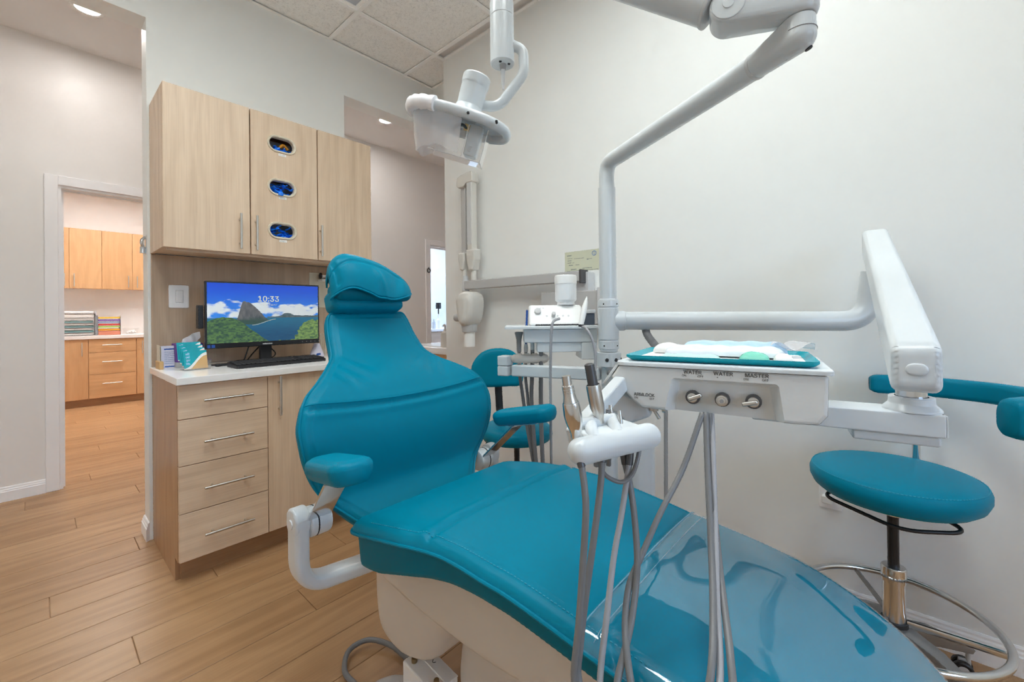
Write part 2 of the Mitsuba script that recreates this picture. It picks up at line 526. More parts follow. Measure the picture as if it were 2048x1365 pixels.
# the window behind the photographer: the room's daylight
wn = struct('window_1', join(bx(-0.30, -0.25, FY0 - 0.07, FY0 - 0.03, 0.9, 2.2), bx(0.95, 1.00, FY0 - 0.07, FY0 - 0.03, 0.9, 2.2), bx(-0.25, 0.95, FY0 - 0.07, FY0 - 0.03, 0.9, 0.95), bx(-0.25, 0.95, FY0 - 0.07, FY0 - 0.03, 2.15, 2.2), bx(0.33, 0.37, FY0 - 0.07, FY0 - 0.03, 0.95, 2.15)), 'm_trim', 'white framed window in the wall opposite the cabinets')
part(wn, 'pane', trimesh.Trimesh([(-0.25, FY0 - 0.05, 0.95), (0.95, FY0 - 0.05, 0.95), (0.95, FY0 - 0.05, 2.15), (-0.25, FY0 - 0.05, 2.15)], [(0, 1, 2), (0, 2, 3)], process=False), 'm_clear', smooth=False)

# ceilings
ce = struct('ceiling', bx(-1.85, 2.7, FY0 - 0.1, WY, CZ + 0.03, CZ + 0.10), 'm_ceil', 'suspended ceiling of speckled white tiles in a white grid')
GX = [1.976 - 0.611 * k for k in range(7)]
GY = [2.501 - 0.611 * k for k in range(8)]
gx = sorted([2.262] + GX + [FX0])
gy = sorted([WY] + GY + [FY0])
panel_cells, tile_src = [], None
for i in range(len(gx) - 1):
    for j in range(len(gy) - 1):
        a, b, c, d = gx[i], gx[i + 1], gy[j], gy[j + 1]
        if b - a < 0.05 or d - c < 0.05:
            continue
        xm, ym = (a + b) / 2, (c + d) / 2
        if 0.75 < xm < 1.35 and 1.9 < ym < 2.5:
            panel_cells.append((a, b, c, d))
            continue
        if xm > RX and ym < RY:
            continue
        if (round(xm, 1), round(ym, 1)) in ((0.4, 1.0), (0.4, -0.2), (-0.2, 1.6), (1.1, 0.4)):
            panel_cells.append((a, b, c, d))
            continue
        h = 0.011
        part(ce, 'tile', rbox((xm, ym, CZ + 0.0215), (b - a - 2 * h, d - c - 2 * h, 0.016), 0.003, 1), 'm_tile', smooth=False)
for x in gx[1:-1]:
    part(ce, 'grid_bar', bx(x - 0.012, x + 0.012, FY0, WY, CZ, CZ + 0.012, 0.0015, 1), 'm_tbar', smooth=False)
for y in gy[1:-1]:
    part(ce, 'grid_bar', bx(FX0, 2.262, y - 0.012, y + 0.012, CZ + 0.0005, CZ + 0.0125, 0.0015, 1), 'm_tbar', smooth=False)
part(ce, 'wall_angle', join(bx(FX0, 2.262, WY - 0.02, WY, CZ + 0.001, CZ + 0.006), bx(RX - 0.02, RX, FY0, RY, CZ + 0.001, CZ + 0.006), bx(2.242, 2.262, RY, WY, CZ + 0.001, CZ + 0.006)), 'm_tbar', smooth=False)
struct('ceiling_hall', join(bx(-1.75, 4.6, WY2, HY, HALLZ, HALLZ + 0.08), bx(2.36, 2.62, 2.5, WY, HZ, HZ + 0.2), bx(2.36, 4.6, 2.5, WY2, HALLZ + 0.002, HALLZ + 0.08)), 'm_ceil', 'plain plaster hallway ceiling with downlights')
struct('ceiling_far', bx(-0.9, 2.0, HY + 0.12, 8.6, 2.95, 3.05), 'm_ceil', 'ceiling of the far room')
struct('ceiling_side_room', bx(2.6, 6.6, HY + 0.12, 7.0, 2.95, 3.05), 'm_ceil', 'ceiling of the side room')

# ceiling light panels of the surgery
for n_, (a, b, c, d) in enumerate(panel_cells):
    near = c > 1.8
    lab = 'blue grey lensed panel in the ceiling grid at the top edge of the photo' if near else 'square ceiling light panel above the room, ' + ('left of the chair foot', 'left of the chair seat', 'right above the chair foot', 'right above the chair seat', 'spare')[min(n_, 4)]
    L = thing('ceiling_light', lab, 'ceiling light')
    fr = 0.02
    part(L, 'frame', join(bx(a + .012, b - .012, c + .012, c + .012 + fr, CZ + .006, CZ + .03), bx(a + .012, b - .012, d - .012 - fr, d - .012, CZ + .006, CZ + .03),
                          bx(a + .012, a + .012 + fr, c + .012 + fr, d - .012 - fr, CZ + .006, CZ + .03), bx(b - .012 - fr, b - .012, c + .012 + fr, d - .012 - fr, CZ + .006, CZ + .03)), 'm_tbar', smooth=False)
    v = [(a + .03, c + .03, CZ + .016), (b - .03, c + .03, CZ + .016), (b - .03, d - .03, CZ + .016), (a + .03, d - .03, CZ + .016)]
    dm = trimesh.Trimesh(v, [(0, 2, 1), (0, 3, 2)], process=False)
    if near:
        part(L, 'diffuser', bx(a + .03, b - .03, c + .03, d - .03, CZ + .012, CZ + .02), 'm_lens', smooth=False)
    else:
        part(L, 'diffuser', dm, 'm_softwhite', smooth=False, emitter=area_light(ROOM_LIGHT))

# hallway downlights
for n_, (x, lab) in enumerate(((0.212, 'round recessed downlight in the hallway ceiling at the upper left'), (2.262, 'round recessed downlight seen through the opening right of the upper cabinet'))):
    L = thing('downlight', lab, 'ceiling light')
    part(L, 'trim_ring', lathe([(0.058, 0.012), (0.058, -0.004), (0.066, -0.006), (0.078, -0.003), (0.080, 0.0)], (x, 3.635, HALLZ), n=40), 'm_softwhite')
    a = np.linspace(0, 2 * np.pi, 32, endpoint=False)
    v = np.vstack([np.c_[x + 0.058 * np.cos(a), 3.635 + 0.058 * np.sin(a), np.full(32, HALLZ - 0.003)], [[x, 3.635, HALLZ - 0.003]]])
    part(L, 'lens', trimesh.Trimesh(v, [((k + 1) % 32, k, 32) for k in range(32)], process=False), 'm_softwhite', smooth=False, emitter=area_light(HALL_LIGHT))


def flat_lamp(name, label, x0, x1, y0, y1, z, col):
    L = thing(name, label, 'ceiling light')
    part(L, 'frame', join(bx(x0 - .03, x1 + .03, y0 - .03, y0, z - .02, z), bx(x0 - .03, x1 + .03, y1, y1 + .03, z - .02, z), bx(x0 - .03, x0, y0, y1, z - .02, z), bx(x1, x1 + .03, y0, y1, z - .02, z)), 'm_tbar', smooth=False)
    v = [(x0, y0, z - .01), (x1, y0, z - .01), (x1, y1, z - .01), (x0, y1, z - .01)]
    part(L, 'diffuser', trimesh.Trimesh(v, [(0, 2, 1), (0, 3, 2)], process=False), 'm_softwhite', smooth=False, emitter=area_light(col))


flat_lamp('ceiling_light', 'ceiling light panel of the far sterilisation room', 0.1, 1.3, 6.2, 7.4, 2.95, FAR_LIGHT)
flat_lamp('ceiling_light', 'ceiling light panel of the room behind the right doorway', 3.4, 5.4, 5.2, 6.4, 2.95, BACK_LIGHT)

# door casings (the doorway to the far room, and the one at the right)
def casing(x0, x1, top, w, name, label):
    pr = 0.016
    k = struct(name, join(chamf(x0 - w, x0, HY - pr, HY, 0, top + w, .003), chamf(x1, x1 + w, HY - pr, HY, 0, top + w, .003), chamf(x0, x1, HY - pr, HY, top, top + w, .003)), 'm_trim', label)
    part(k, 'jamb', join(bx(x0, x0 + .015, HY, HY + .12, 0, top), bx(x1 - .015, x1, HY, HY + .12, 0, top), bx(x0 + .015, x1 - .015, HY, HY + .12, top - .015, top)), 'm_trim', smooth=False)
    part(k, 'stop', join(bx(x0 + .015, x0 + .027, HY + .05, HY + .085, 0, top - .015), bx(x0 + .027, x1 - .027, HY + .05, HY + .085, top - .027, top - .015)), 'm_trim', smooth=False)


casing(0.098, 0.96, 2.08, 0.066, 'door_1', 'white cased doorway into the far room with cabinets')
casing(3.232, 4.05, 2.03, 0.066, 'door_2', 'white cased doorway right of the cabinet wall')


# baseboards: an extruded profile
def baseboard(name, p0, p1, nrm, label, e0=0, e1=0):
    """along p0->p1 at the wall, profile outwards along nrm"""
    prof = [(0, 0), (0.016, 0), (0.016, 0.062), (0.012, 0.066), (0.012, 0.073), (0.008, 0.079), (0.008, 0.086), (0.004, 0.092), (0, 0.092)]
    p0, p1, nrm = np.array(p0, float), np.array(p1, float), np.array(nrm, float)
    d = (p1 - p0) / np.linalg.norm(p1 - p0)
    v = [p0 + nrm * a + V(0, 0, 1) * b - d * a * e0 for a, b in prof] + [p1 + nrm * a + V(0, 0, 1) * b + d * a * e1 for a, b in prof]
    n = len(prof)
    f = []
    for k in range(n):
        k2 = (k + 1) % n
        f += [(k, k2, n + k2), (k, n + k2, n + k)]
    f += [(0, k + 1, k) for k in range(1, n - 1)] + [(n, n + k, n + k + 1) for k in range(1, n - 1)]
    m = trimesh.Trimesh(v, f, process=True)
    m.fix_normals()
    struct(name, m, 'm_trim', label)


baseboard('baseboard_right', (RX, FY0, 0), (RX, RY, 0), (-1, 0, 0), 'white moulded baseboard along the right wall')
baseboard('baseboard_hall', (-1.75, HY, 0), (0.032, HY, 0), (0, -1, 0), 'white baseboard left of the far doorway')
baseboard('baseboard_hall_right', (1.026, HY, 0), (3.16, HY, 0), (0, -1, 0), 'white baseboard of the hallway')
baseboard('baseboard_end', (0.386, WY2, 0), (0.386, WY, 0), (-1, 0, 0), 'white baseboard wrapping the end of the cabinet wall', 0, 1)

# strike plate on the wall end
st = thing('door_latch', 'chrome latch on the wall edge left of the upper cabinet', 'latch')
part(st, 'plate', bx(0.3825, 0.386, 2.925, 2.955, 1.50, 1.60, 0.0015), 'm_chrome')
part(st, 'lever', tube(spline([(0.381, 2.94, 1.59), (0.368, 2.93, 1.575), (0.366, 2.925, 1.555), (0.372, 2.935, 1.54)]), 0.007), 'm_chrome')
part(st, 'barrel', rod((0.372, 2.94, 1.505), (0.372, 2.94, 1.54), 0.012), 'm_chrome')
# ================================================================== the cabinet wall
def bar_handle(parent, p, L, axis, out=(0, -1, 0), r=0.006, stand=0.03):
    """a round bar on two posts; p is the centre on the face"""
    p, out, axis = np.array(p, float), np.array(out, float), np.array(axis, float)
    c = p + out * stand
    h = part(parent, 'handle', join(rod(c - axis * L / 2, c + axis * L / 2, r, n=20)), 'm_steel', label='brushed steel bar handle')
    k = L * 0.33
    for s in (-1, 1):
        part(h, 'post', rod(p + axis * s * k, c + axis * s * k, r * 0.8, n=14), 'm_steel')
    return h


# --- upper cabinet
WB = WY - 0.002      # cabinet backs
CX0, CX1, UZ0, UZ1, UY = 0.396, 1.474, 1.500, 2.285, 2.553
uc = thing('upper_cabinet', 'tall light oak wall cabinet with three doors and three glove openings, above the monitor', 'cabinet')
t = 0.018
wpart(uc, 'side_panel', chamf(CX0, CX0 + t, UY + 0.022, WB, UZ0 - 0.0, UZ1), 'm_wood', 2, 201)
wpart(uc, 'side_panel', chamf(CX1 - t, CX1, UY + 0.022, WB, UZ0, UZ1), 'm_wood', 2, 202)
wpart(uc, 'top_panel', chamf(CX0 + t, CX1 - t, UY + 0.022, WB, UZ1 - t, UZ1), 'm_wood', 0, 203)
wpart(uc, 'bottom_panel', chamf(CX0 + t, CX1 - t, UY + 0.022, WY - 0.012, UZ0 + 0.004, UZ0 + 0.004 + t), 'm_wood', 0, 204)
wpart(uc, 'back_panel', bx(CX0 + t, CX1 - t, WY - 0.012, WB, UZ0 + 0.03, UZ1 - t), 'm_wood', 2, 205)
wpart(uc, 'light_rail', chamf(CX0 + t, CX1 - t, UY + 0.03, UY + 0.048, UZ0 - 0.012, UZ0 + 0.004), 'm_wood', 0, 206)
DX = [(CX0, 0.762), (0.766, 1.121), (1.125, CX1)]
HZs = [2.132, 1.889, 1.646]
GXC = 0.924
for i, (a, b) in enumerate(DX):
    m = chamf(a + 0.001, b - 0.001, UY, UY + 0.020, UZ0, UZ1, 0.0012)
    if i == 1:
        man = to_man(m)
        for z in HZs:
            hole = extr(stadium(0.132, 0.074), 0.1)
            hole = place(hole, (GXC, UY + 0.06, z), (1, 0, 0), (0, 0, 1), (0, -1, 0))
            hole.fix_normals()
            man = man - to_man(hole)
        m = to_tri(man)
    d = wpart(uc, 'door', m, 'm_wood', 2, 210 + i)
    hx = (0.712, 0.787, 1.135)[i]
    bar_handle(d, (hx, UY, 1.613), 0.186, (0, 0, 1))
# glove openings: ring, box behind, gloves, label
for n_, z in enumerate(HZs):
    outer, inner = stadium(0.152, 0.094), stadium(0.126, 0.068)
    ring = slab(outer.difference(inner) if False else outer, 0.004, flat(0), flat(0)) if False else None
    a = np.linspace(0, 2 * np.pi, 64, endpoint=False)

    def stad(w, h):
        c = (w - h) / 2
        x = h / 2 * np.cos(a) + np.where(np.cos(a) >= 0, c, -c)
        return np.c_[x, h / 2 * np.sin(a)]
    loops = [(stad(0.154, 0.096), 0.0), (stad(0.153, 0.095), 0.004), (stad(0.149, 0.091), 0.0065), (stad(0.136, 0.078), 0.0055), (stad(0.129, 0.071), 0.001), (stad(0.127, 0.069), -0.022)]
    vs = np.vstack([np.c_[GXC + l[:, 0], np.full(64, UY - h), z + l[:, 1]] for l, h in loops])
    f = []
    for q in range(len(loops) - 1):
        for j in range(64):
            j2 = (j + 1) % 64
            f += [(q * 64 + j, q * 64 + j2, (q + 1) * 64 + j2), (q * 64 + j, (q + 1) * 64 + j2, (q + 1) * 64 + j)]
    part(uc, 'opening_ring', trimesh.Trimesh(vs, [x[::-1] for x in f], process=False), 'm_ringcream', label='cream oval ring around a glove opening')
    part(uc, 'label_strip', bx(GXC + 0.002 - 0.02, GXC + 0.002 + 0.02, UY - 0.0012, UY, z - 0.064, z - 0.051), 'm_paper', smooth=False, label='small white label with tiny grey print')
    part(uc, 'label_print', join(*[bx(GXC - 0.012 + k * 0.007, GXC - 0.0075 + k * 0.007, UY - 0.0016, UY - 0.0012, z - 0.060, z - 0.056) for k in range(4)]), 'm_midgrey', smooth=False)
    gb = solo('glove_box', join(bx(GXC - 0.10, GXC + 0.10, UY + 0.04, UY + 0.145, z - 0.062, z - 0.056), bx(GXC - 0.10, GXC + 0.10, UY + 0.139, UY + 0.145, z - 0.056, z + 0.06),
                                bx(GXC - 0.10, GXC - 0.094, UY + 0.04, UY + 0.139, z - 0.056, z + 0.06), bx(GXC + 0.094, GXC + 0.10, UY + 0.04, UY + 0.139, z - 0.056, z + 0.06)), 'm_lightgrey',
              ('open box of blue gloves behind the top oval opening, an orange one on top', 'open box of blue gloves behind the middle oval opening', 'open box of blue gloves behind the bottom oval opening')[n_], 'box', smooth=False)
    pr = random.Random(40 + n_)
    # crumpled gloves: folded ribbons lying in the box
    gl = []
    for q in range(34):
        x, yy = GXC + pr.uniform(-0.068, 0.068), UY + pr.uniform(0.034, 0.062)
        zz = z - 0.042 + pr.uniform(0, 0.036 if n_ == 0 else 0.062)
        pts = [V(x, yy, zz)]
        ang = pr.uniform(0, 6.28)
        for w in range(4):
            ang += pr.uniform(-0.9, 0.9)
            pts.append(pts[-1] + V(math.cos(ang) * 0.014, math.sin(ang) * 0.008, pr.uniform(-0.008, 0.009)))
        gl.append(tube(spline(pts, 0.006), pr.uniform(0.006, 0.010), 8, flat=0.4))
    if n_ == 1:
        gl.append(tube(spline([(GXC - 0.005, UY + 0.05, z - 0.01), (GXC - 0.008, UY + 0.02, z - 0.022), (GXC - 0.010, UY - 0.008, z - 0.030), (GXC - 0.011, UY - 0.010, z - 0.046)], 0.004), 0.013, 10, flat=0.45))
    scene[fresh('glove_pile')] = mikit.ply(join(*gl), 'm_glove', smooth=40)
    key = [k for k in scene if k.startswith('glove_pile')][-1]
    labels[key] = {'label': ('crumpled blue gloves in the top oval opening', 'crumpled blue gloves in the middle oval opening, one fingertip hanging out', 'crumpled blue gloves in the bottom oval opening')[n_], 'category': 'gloves', 'kind': 'stuff'}
    if n_ == 0:
        solo('glove', tube(spline([(GXC + 0.004, UY + 0.045, z - 0.002), (GXC + 0.018, UY + 0.040, z + 0.014), (GXC + 0.032, UY + 0.045, z + 0.008), (GXC + 0.046, UY + 0.05, z - 0.002)], 0.005), 0.012, 10, flat=0.6), 'm_orange', 'orange glove lying on the blue gloves in the top opening', 'glove')

# --- wooden panel between counter and upper cabinet
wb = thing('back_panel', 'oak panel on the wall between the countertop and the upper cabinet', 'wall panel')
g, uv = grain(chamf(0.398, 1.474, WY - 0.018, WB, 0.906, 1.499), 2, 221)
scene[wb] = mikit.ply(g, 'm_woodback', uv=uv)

# --- base cabinet
BX0, BX1, BY, BZ0, BZ1 = 0.400, 1.469, 2.285, 0.100, 0.872
bc = thing('base_cabinet', 'oak base cabinet with four drawers and doors under the white countertop', 'cabinet')
notch = Polygon([(BY + 0.022, BZ0), (BY + 0.082, BZ0), (BY + 0.082, 0.0), (WB, 0.0), (WB, BZ1), (BY + 0.022, BZ1)])
sd = place(extr(notch, 0.018), (BX0, 0, 0), (0, 1, 0), (0, 0, 1), (1, 0, 0))
sd.fix_normals()
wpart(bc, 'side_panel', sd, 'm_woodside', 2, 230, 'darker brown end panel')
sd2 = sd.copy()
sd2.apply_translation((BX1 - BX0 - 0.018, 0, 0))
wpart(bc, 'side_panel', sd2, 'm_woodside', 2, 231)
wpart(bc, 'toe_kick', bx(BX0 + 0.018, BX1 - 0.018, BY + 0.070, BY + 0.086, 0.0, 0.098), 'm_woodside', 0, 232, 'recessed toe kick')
wpart(bc, 'bottom_panel', bx(BX0 + 0.018, BX1 - 0.018, BY + 0.022, WB, 0.100, 0.116), 'm_wood', 0, 233)
wpart(bc, 'back_panel', bx(BX0 + 0.018, BX1 - 0.018, WY - 0.012, WB, 0.116, BZ1), 'm_wood', 0, 233)
wpart(bc, 'divider', bx(0.744, 0.760, BY + 0.022, WY - 0.012, 0.116, BZ1), 'm_wood', 2, 234)
for i, (z0, z1) in enumerate(((0.721, 0.868), (0.519, 0.718), (0.313, 0.516), (0.104, 0.310))):
    d = wpart(bc, 'drawer', chamf(BX0 + 0.001, 0.7505, BY, BY + 0.020, z0, z1, 0.0012), 'm_wood', 0, 240 + i)
    bar_handle(d, (0.584, BY, (0.796, 0.614, 0.409, 0.204)[i]), 0.195, (1, 0, 0))
for i, (a, b) in enumerate(((0.7535, 1.109), (1.112, BX1 - 0.001))):
    d = wpart(bc, 'door', chamf(a, b, BY, BY + 0.020, 0.104, 0.868, 0.0012), 'm_wood', 2, 246 + i)
    bar_handle(d, ((0.802, 1.42)[i], BY, 0.769), 0.195, (0, 0, 1))
solo('countertop', bx(0.389, 1.480, 2.252, WY - 0.018, 0.873, 0.905, 0.003), 'm_quartz', 'white quartz countertop with keyboard and monitor on it', 'countertop')

# --- switch, wall plate
sw = thing('light_switch', 'white rocker light switch on the oak panel left of the monitor', 'light switch')
yp = WY - 0.018
part(sw, 'plate', bevel_plate(rrect(0.088, 0.124, 0.006), 0.006, 0.0025).apply_transform(np.array([[1, 0, 0, 0.512], [0, 0, -1, yp], [0, 1, 0, 1.277], [0, 0, 0, 1]], float)), 'm_trim')
part(sw, 'rocker', rbox((0.514, yp - 0.008, 1.277), (0.031, 0.008, 0.064), 0.003, R=np.array([[1, 0, 0], [0, .998, -.06], [0, .06, .998]])), 'm_trim')
part(sw, 'bezel', bx(0.4965, 0.5315, yp - 0.0068, yp - 0.004, 1.243, 1.311, 0.001), 'm_lightgrey')
wp = thing('dispenser_plate', 'pale plate with a chrome roller on the oak panel right of the monitor', 'dispenser')
part(wp, 'plate', bx(1.205, 1.40, yp - 0.004, yp, 1.22, 1.455, 0.0015), 'm_ringcream')
part(wp, 'roller', rod((1.262, yp - 0.05, 1.432), (1.40, yp - 0.05, 1.432), 0.0175), 'm_steel')
part(wp, 'end_cap', rod((1.255, yp - 0.05, 1.432), (1.264, yp - 0.05, 1.432), 0.0195), 'm_blackmatte')
part(wp, 'arm', bx(1.262, 1.40, yp - 0.066, yp - 0.003, 1.398, 1.410, 0.002), 'm_softwhite')

# --- monitor
mo = thing('monitor', 'black flat monitor with a mountain and lake lock screen on the countertop', 'monitor')
MX0, MX1, MZ0, MZ1, MY = 0.568, 1.146, 1.000, 1.350, 2.600
MA = math.radians(1.0)
part(mo, 'bezel', bx(MX0, MX1, MY, MY + 0.022, MZ0, MZ1, 0.004), 'm_bezel')
part(mo, 'back_housing', bx(MX0 + .09, MX1 - .09, MY + 0.022, MY + 0.06, MZ0 + .05, MZ1 - .06, 0.015), 'm_blackmatte')
SX0, SX1, SZ0, SZ1 = MX0 + 0.008, MX1 - 0.008, MZ0 + 0.026, MZ1 - 0.008
SW, SH = SX1 - SX0, SZ1 - SZ0


def screen_fn(p, n, uv):
    x, y = mi.Float(uv.x), mi.Float(uv.y)          # x 0..1.62, y 0..1 upwards
    sky = mix((0.04, 0.27, 0.90), (0.0, 0.055, 0.72), smoothstep(0.35, 1.0, y))
    cl = fbm(x * 5.0 + 3.1, y * 11.0, 1.0, 4)
    cover = smoothstep(0.52, 0.72, cl + 0.20 * (1 - dr.abs(y - 0.56) * 5.0) + 0.10 * smoothstep(0.3, 1.6, x) * smoothstep(0.72, 0.5, y) - 0.30 * smoothstep(0.62, 0.80, y))
    col = mix(sky, (0.85, 0.88, 0.92), cover)
    # far islands
    isl = 0.435 + 0.035 * fbm(x * 9.0, 2.0, 3.0, 3) * smoothstep(0.95, 1.1, x) + 0.045 * dr.exp(-dr.square((x - 1.17) / 0.08))
    col = dr.select((y < isl) & (x > 0.85), mix((0.05, 0.07, 0.06), (0.12, 0.15, 0.17), fbm(x * 30, y * 30, 4, 2)), col)
    # water
    col = dr.select(y < 0.415, mix((0.0, 0.055, 0.16), (0.012, 0.15, 0.27), smoothstep(0.1, 0.42, y) * 0.8 + 0.2 * noise(x * 14, y * 90)), col)
    shore = 0.30 + 0.10 * smoothstep(0.62, 1.0, x)
    # the mountain
    l, r = smoothstep(0.38, 0.50, x), smoothstep(0.93, 0.53, x)
    mtn = 0.36 + 0.335 * dr.minimum(l, r * 1.0) + 0.02 * (fbm(x * 22, 1, 9, 2) - 0.5)
    rock = mix((0.045, 0.035, 0.035), (0.20, 0.17, 0.15), fbm(x * 26.0, y * 12.0, 5.0, 3))
    rock = mix(rock, (0.03, 0.06, 0.02), smoothstep(0.47, 0.36, y + 0.05 * noise(x * 20, y * 20, 2)))
    col = dr.select((y < mtn) & (y > shore) & (x < 0.98), rock, col)
    # wooded hills in front
    hill = 0.47 * smoothstep(1.0, 0.25, x) * smoothstep(-0.55, 0.22, x) + 0.03 * fbm(x * 12, 3, 3, 2) - 0.05
    leaf = fbm(x * 30.0, y * 48.0, 8.0, 4)
    green = mix((0.012, 0.04, 0.004), (0.13, 0.24, 0.02), smoothstep(0.1, 0.95, leaf))
    col = dr.select(y < hill, green, col)
    bush = 0.36 * smoothstep(1.22, 1.5, x + 0.10 * (fbm(x * 18, y * 18, 6, 2) - 0.5)) + 0.06 * fbm(x * 20, 5, 5, 2) - 0.03
    col = dr.select((y < bush), mix((0.06, 0.12, 0.012), (0.28, 0.42, 0.06), smoothstep(0.15, 0.85, leaf)), col)
    beach = (dr.abs(y - (shore - 0.01)) < 0.006) & (x > 0.62) & (x < 0.98)
    return dr.select(beach, mi.Color3f(0.45, 0.44, 0.40), col)


mat('m_screen', proc(screen_fn), 0.25, spec=0.3)
sv = [(SX0, MY - 0.0008, SZ0), (SX1, MY - 0.0008, SZ0), (SX1, MY - 0.0008, SZ1), (SX0, MY - 0.0008, SZ1)]
part(mo, 'screen', trimesh.Trimesh(sv, [(0, 1, 2), (0, 2, 3)], process=False), 'm_screen', uv=np.array([(0, 0), (1.7, 0), (1.7, 1), (0, 1)]), label='lit lock screen showing a mountain, a lake and the time 10:33', emitter=area_light((0.008, 0.015, 0.022)))
part(mo, 'clock_text', join(text('10:33', 0.029, (MX0 + 0.296, MY - 0.0010, 1.248), (1, 0, 0), (0, 0, 1), bold=True), text('Monday, August 7', 0.0075, (MX0 + 0.296, MY - 0.0010, 1.226), (1, 0, 0), (0, 0, 1))), 'm_paper', smooth=False)
part(mo, 'logo', rbox(((MX0 + MX1) / 2, MY - 0.0004, MZ0 + 0.012), (0.05, 0.001, 0.006), 0.0004, 1), 'm_midgrey', smooth=False)
part(mo, 'sticker', join(bx(MX0 + 0.008, MX0 + 0.022, MY - 0.0006, MY, MZ0 + 0.004, MZ0 + 0.02), bx(MX0 + 0.026, MX0 + 0.042, MY - 0.0006, MY, MZ0 + 0.004, MZ0 + 0.02)), 'm_deepblue', smooth=False)
part(mo, 'button', join(*[rod((MX1 - 0.10 + k * 0.024, MY - 0.001, MZ0 + 0.012), (MX1 - 0.10 + k * 0.024, MY + 0.001, MZ0 + 0.012), 0.0018, n=10) for k in range(5)]), 'm_lightgrey')
part(mo, 'neck', bx(0.835, 0.895, MY + 0.045, MY + 0.075, 0.917, 1.16, 0.006), 'm_blackmatte')
part(mo, 'foot', bx(0.745, 0.985, MY + 0.0, MY + 0.16, 0.905, 0.919, 0.005), 'm_black')
part(mo, 'side_module', join(bx(MX0 - 0.024, MX0 - 0.002, MY + 0.02, MY + 0.07, 1.105, 1.225, 0.003), *[bx(MX0 - 0.026, MX0 - 0.002, MY + 0.018, MY + 0.0202, 1.115 + k * 0.012, 1.121 + k * 0.012) for k in range(9)]), 'm_black', label='black ribbed box on the back edge of the monitor')

# --- keyboard
kb = thing('keyboard', 'black keyboard lying under the monitor on the white countertop', 'keyboard')
ka = math.radians(2.0)
KR = np.array([[math.cos(ka), -math.sin(ka), 0], [math.sin(ka), math.cos(ka), 0], [0, 0, 1.0]])
KO = V(0.655, 2.405, 0.905)
kbm = slab(rrect(0.452, 0.156, 0.012), 0.010, lambda d, x, y: 0.012 + 0.010 * (y + 0.078) / 0.156 + dome(0.004, 0.004)(d, x, y), flat(0.0), inset=(0.001, 0.004))
put = lambda v: (v + V(0.226, 0.078, 0)) @ KR.T + KO
part(kb, 'case', mapped(kbm, put), 'm_black')
keys = []
for rw in range(6):
    yk = -0.062 + rw * 0.0205 + (0.004 if rw == 5 else 0)
    for k in range(21):
        xk = -0.212 + k * 0.0205 + (0.006 if k > 14 else 0) + (0.004 if k > 17 else 0)
        if rw == 0 and 4 <= k <= 8:
            if k == 6:
                keys.append(rbox((xk, yk, 0.019 + 0.010 * (yk + .078) / .156), (0.098, 0.017, 0.007), 0.002, 1))
            continue
        if xk > 0.215:
            continue
        keys.append(rbox((xk, yk, 0.019 + 0.010 * (yk + .078) / .156), (0.0172, 0.0172, 0.007), 0.002, 1))
kk = part(kb, 'keys', mapped(join(*keys), put), 'm_blackmatte', smooth=False)
labels[kk] = {'label': 'black keys', 'kind': 'stuff'}

# --- cables on the counter
solo('monitor_cable', join(tube(spline([(0.62, 2.60, 0.909), (0.70, 2.66, 0.910), (0.78, 2.72, 0.911), (0.83, 2.76, 0.95), (0.86, 2.72, 1.0)], 0.01), 0.0035, 8),
                           tube(spline([(0.60, 2.70, 0.909), (0.66, 2.62, 0.910), (0.735, 2.64, 0.911), (0.77, 2.70, 0.925), (0.80, 2.70, 1.02)], 0.01), 0.0035, 8), rbox((0.645, 2.625, 0.912), (0.06, 0.018, 0.013), 0.004)), 'm_black', 'black cables behind the keyboard on the countertop', 'cable')
solo('monitor_cable', tube(spline([(0.905, 2.72, 0.99), (0.935, 2.71, 0.945), (0.905, 2.70, 0.925), (0.87, 2.735, 0.95)], 0.008), 0.003, 8), 'm_black', 'thin black cable looped behind the monitor neck', 'cable')

# --- stepped brochure holder with four brochures
bh = thing('brochure_holder', 'clear stepped holder with teal brochures at the front left of the countertop', 'brochure holder')
BA = math.radians(6)
BR = np.array([[math.cos(BA), -math.sin(BA), 0], [math.sin(BA), math.cos(BA), 0], [0, 0, 1.0]])
BO = V(0.470, 2.535, 0.905)
bput = lambda v: v @ BR.T + BO
tilt = math.radians(14)
fan = [(-0.016, 0.030, 0.044), (-0.0105, 0.020, 0.030), (-0.005, 0.010, 0.016), (0.0, 0.0, 0.002)]


def wave_poly(w, h, lo, hi):
    xs = np.linspace(0, w, 24)
    ys = lo + (hi - lo) * (0.5 - 0.5 * np.cos(np.pi * np.clip(xs / w, 0, 1) ** 1.0))
    return Polygon([(0, 0), (w, 0)] + [(x, max(y, 0.0008)) for x, y in zip(xs[::-1], ys[::-1])]).buffer(0)


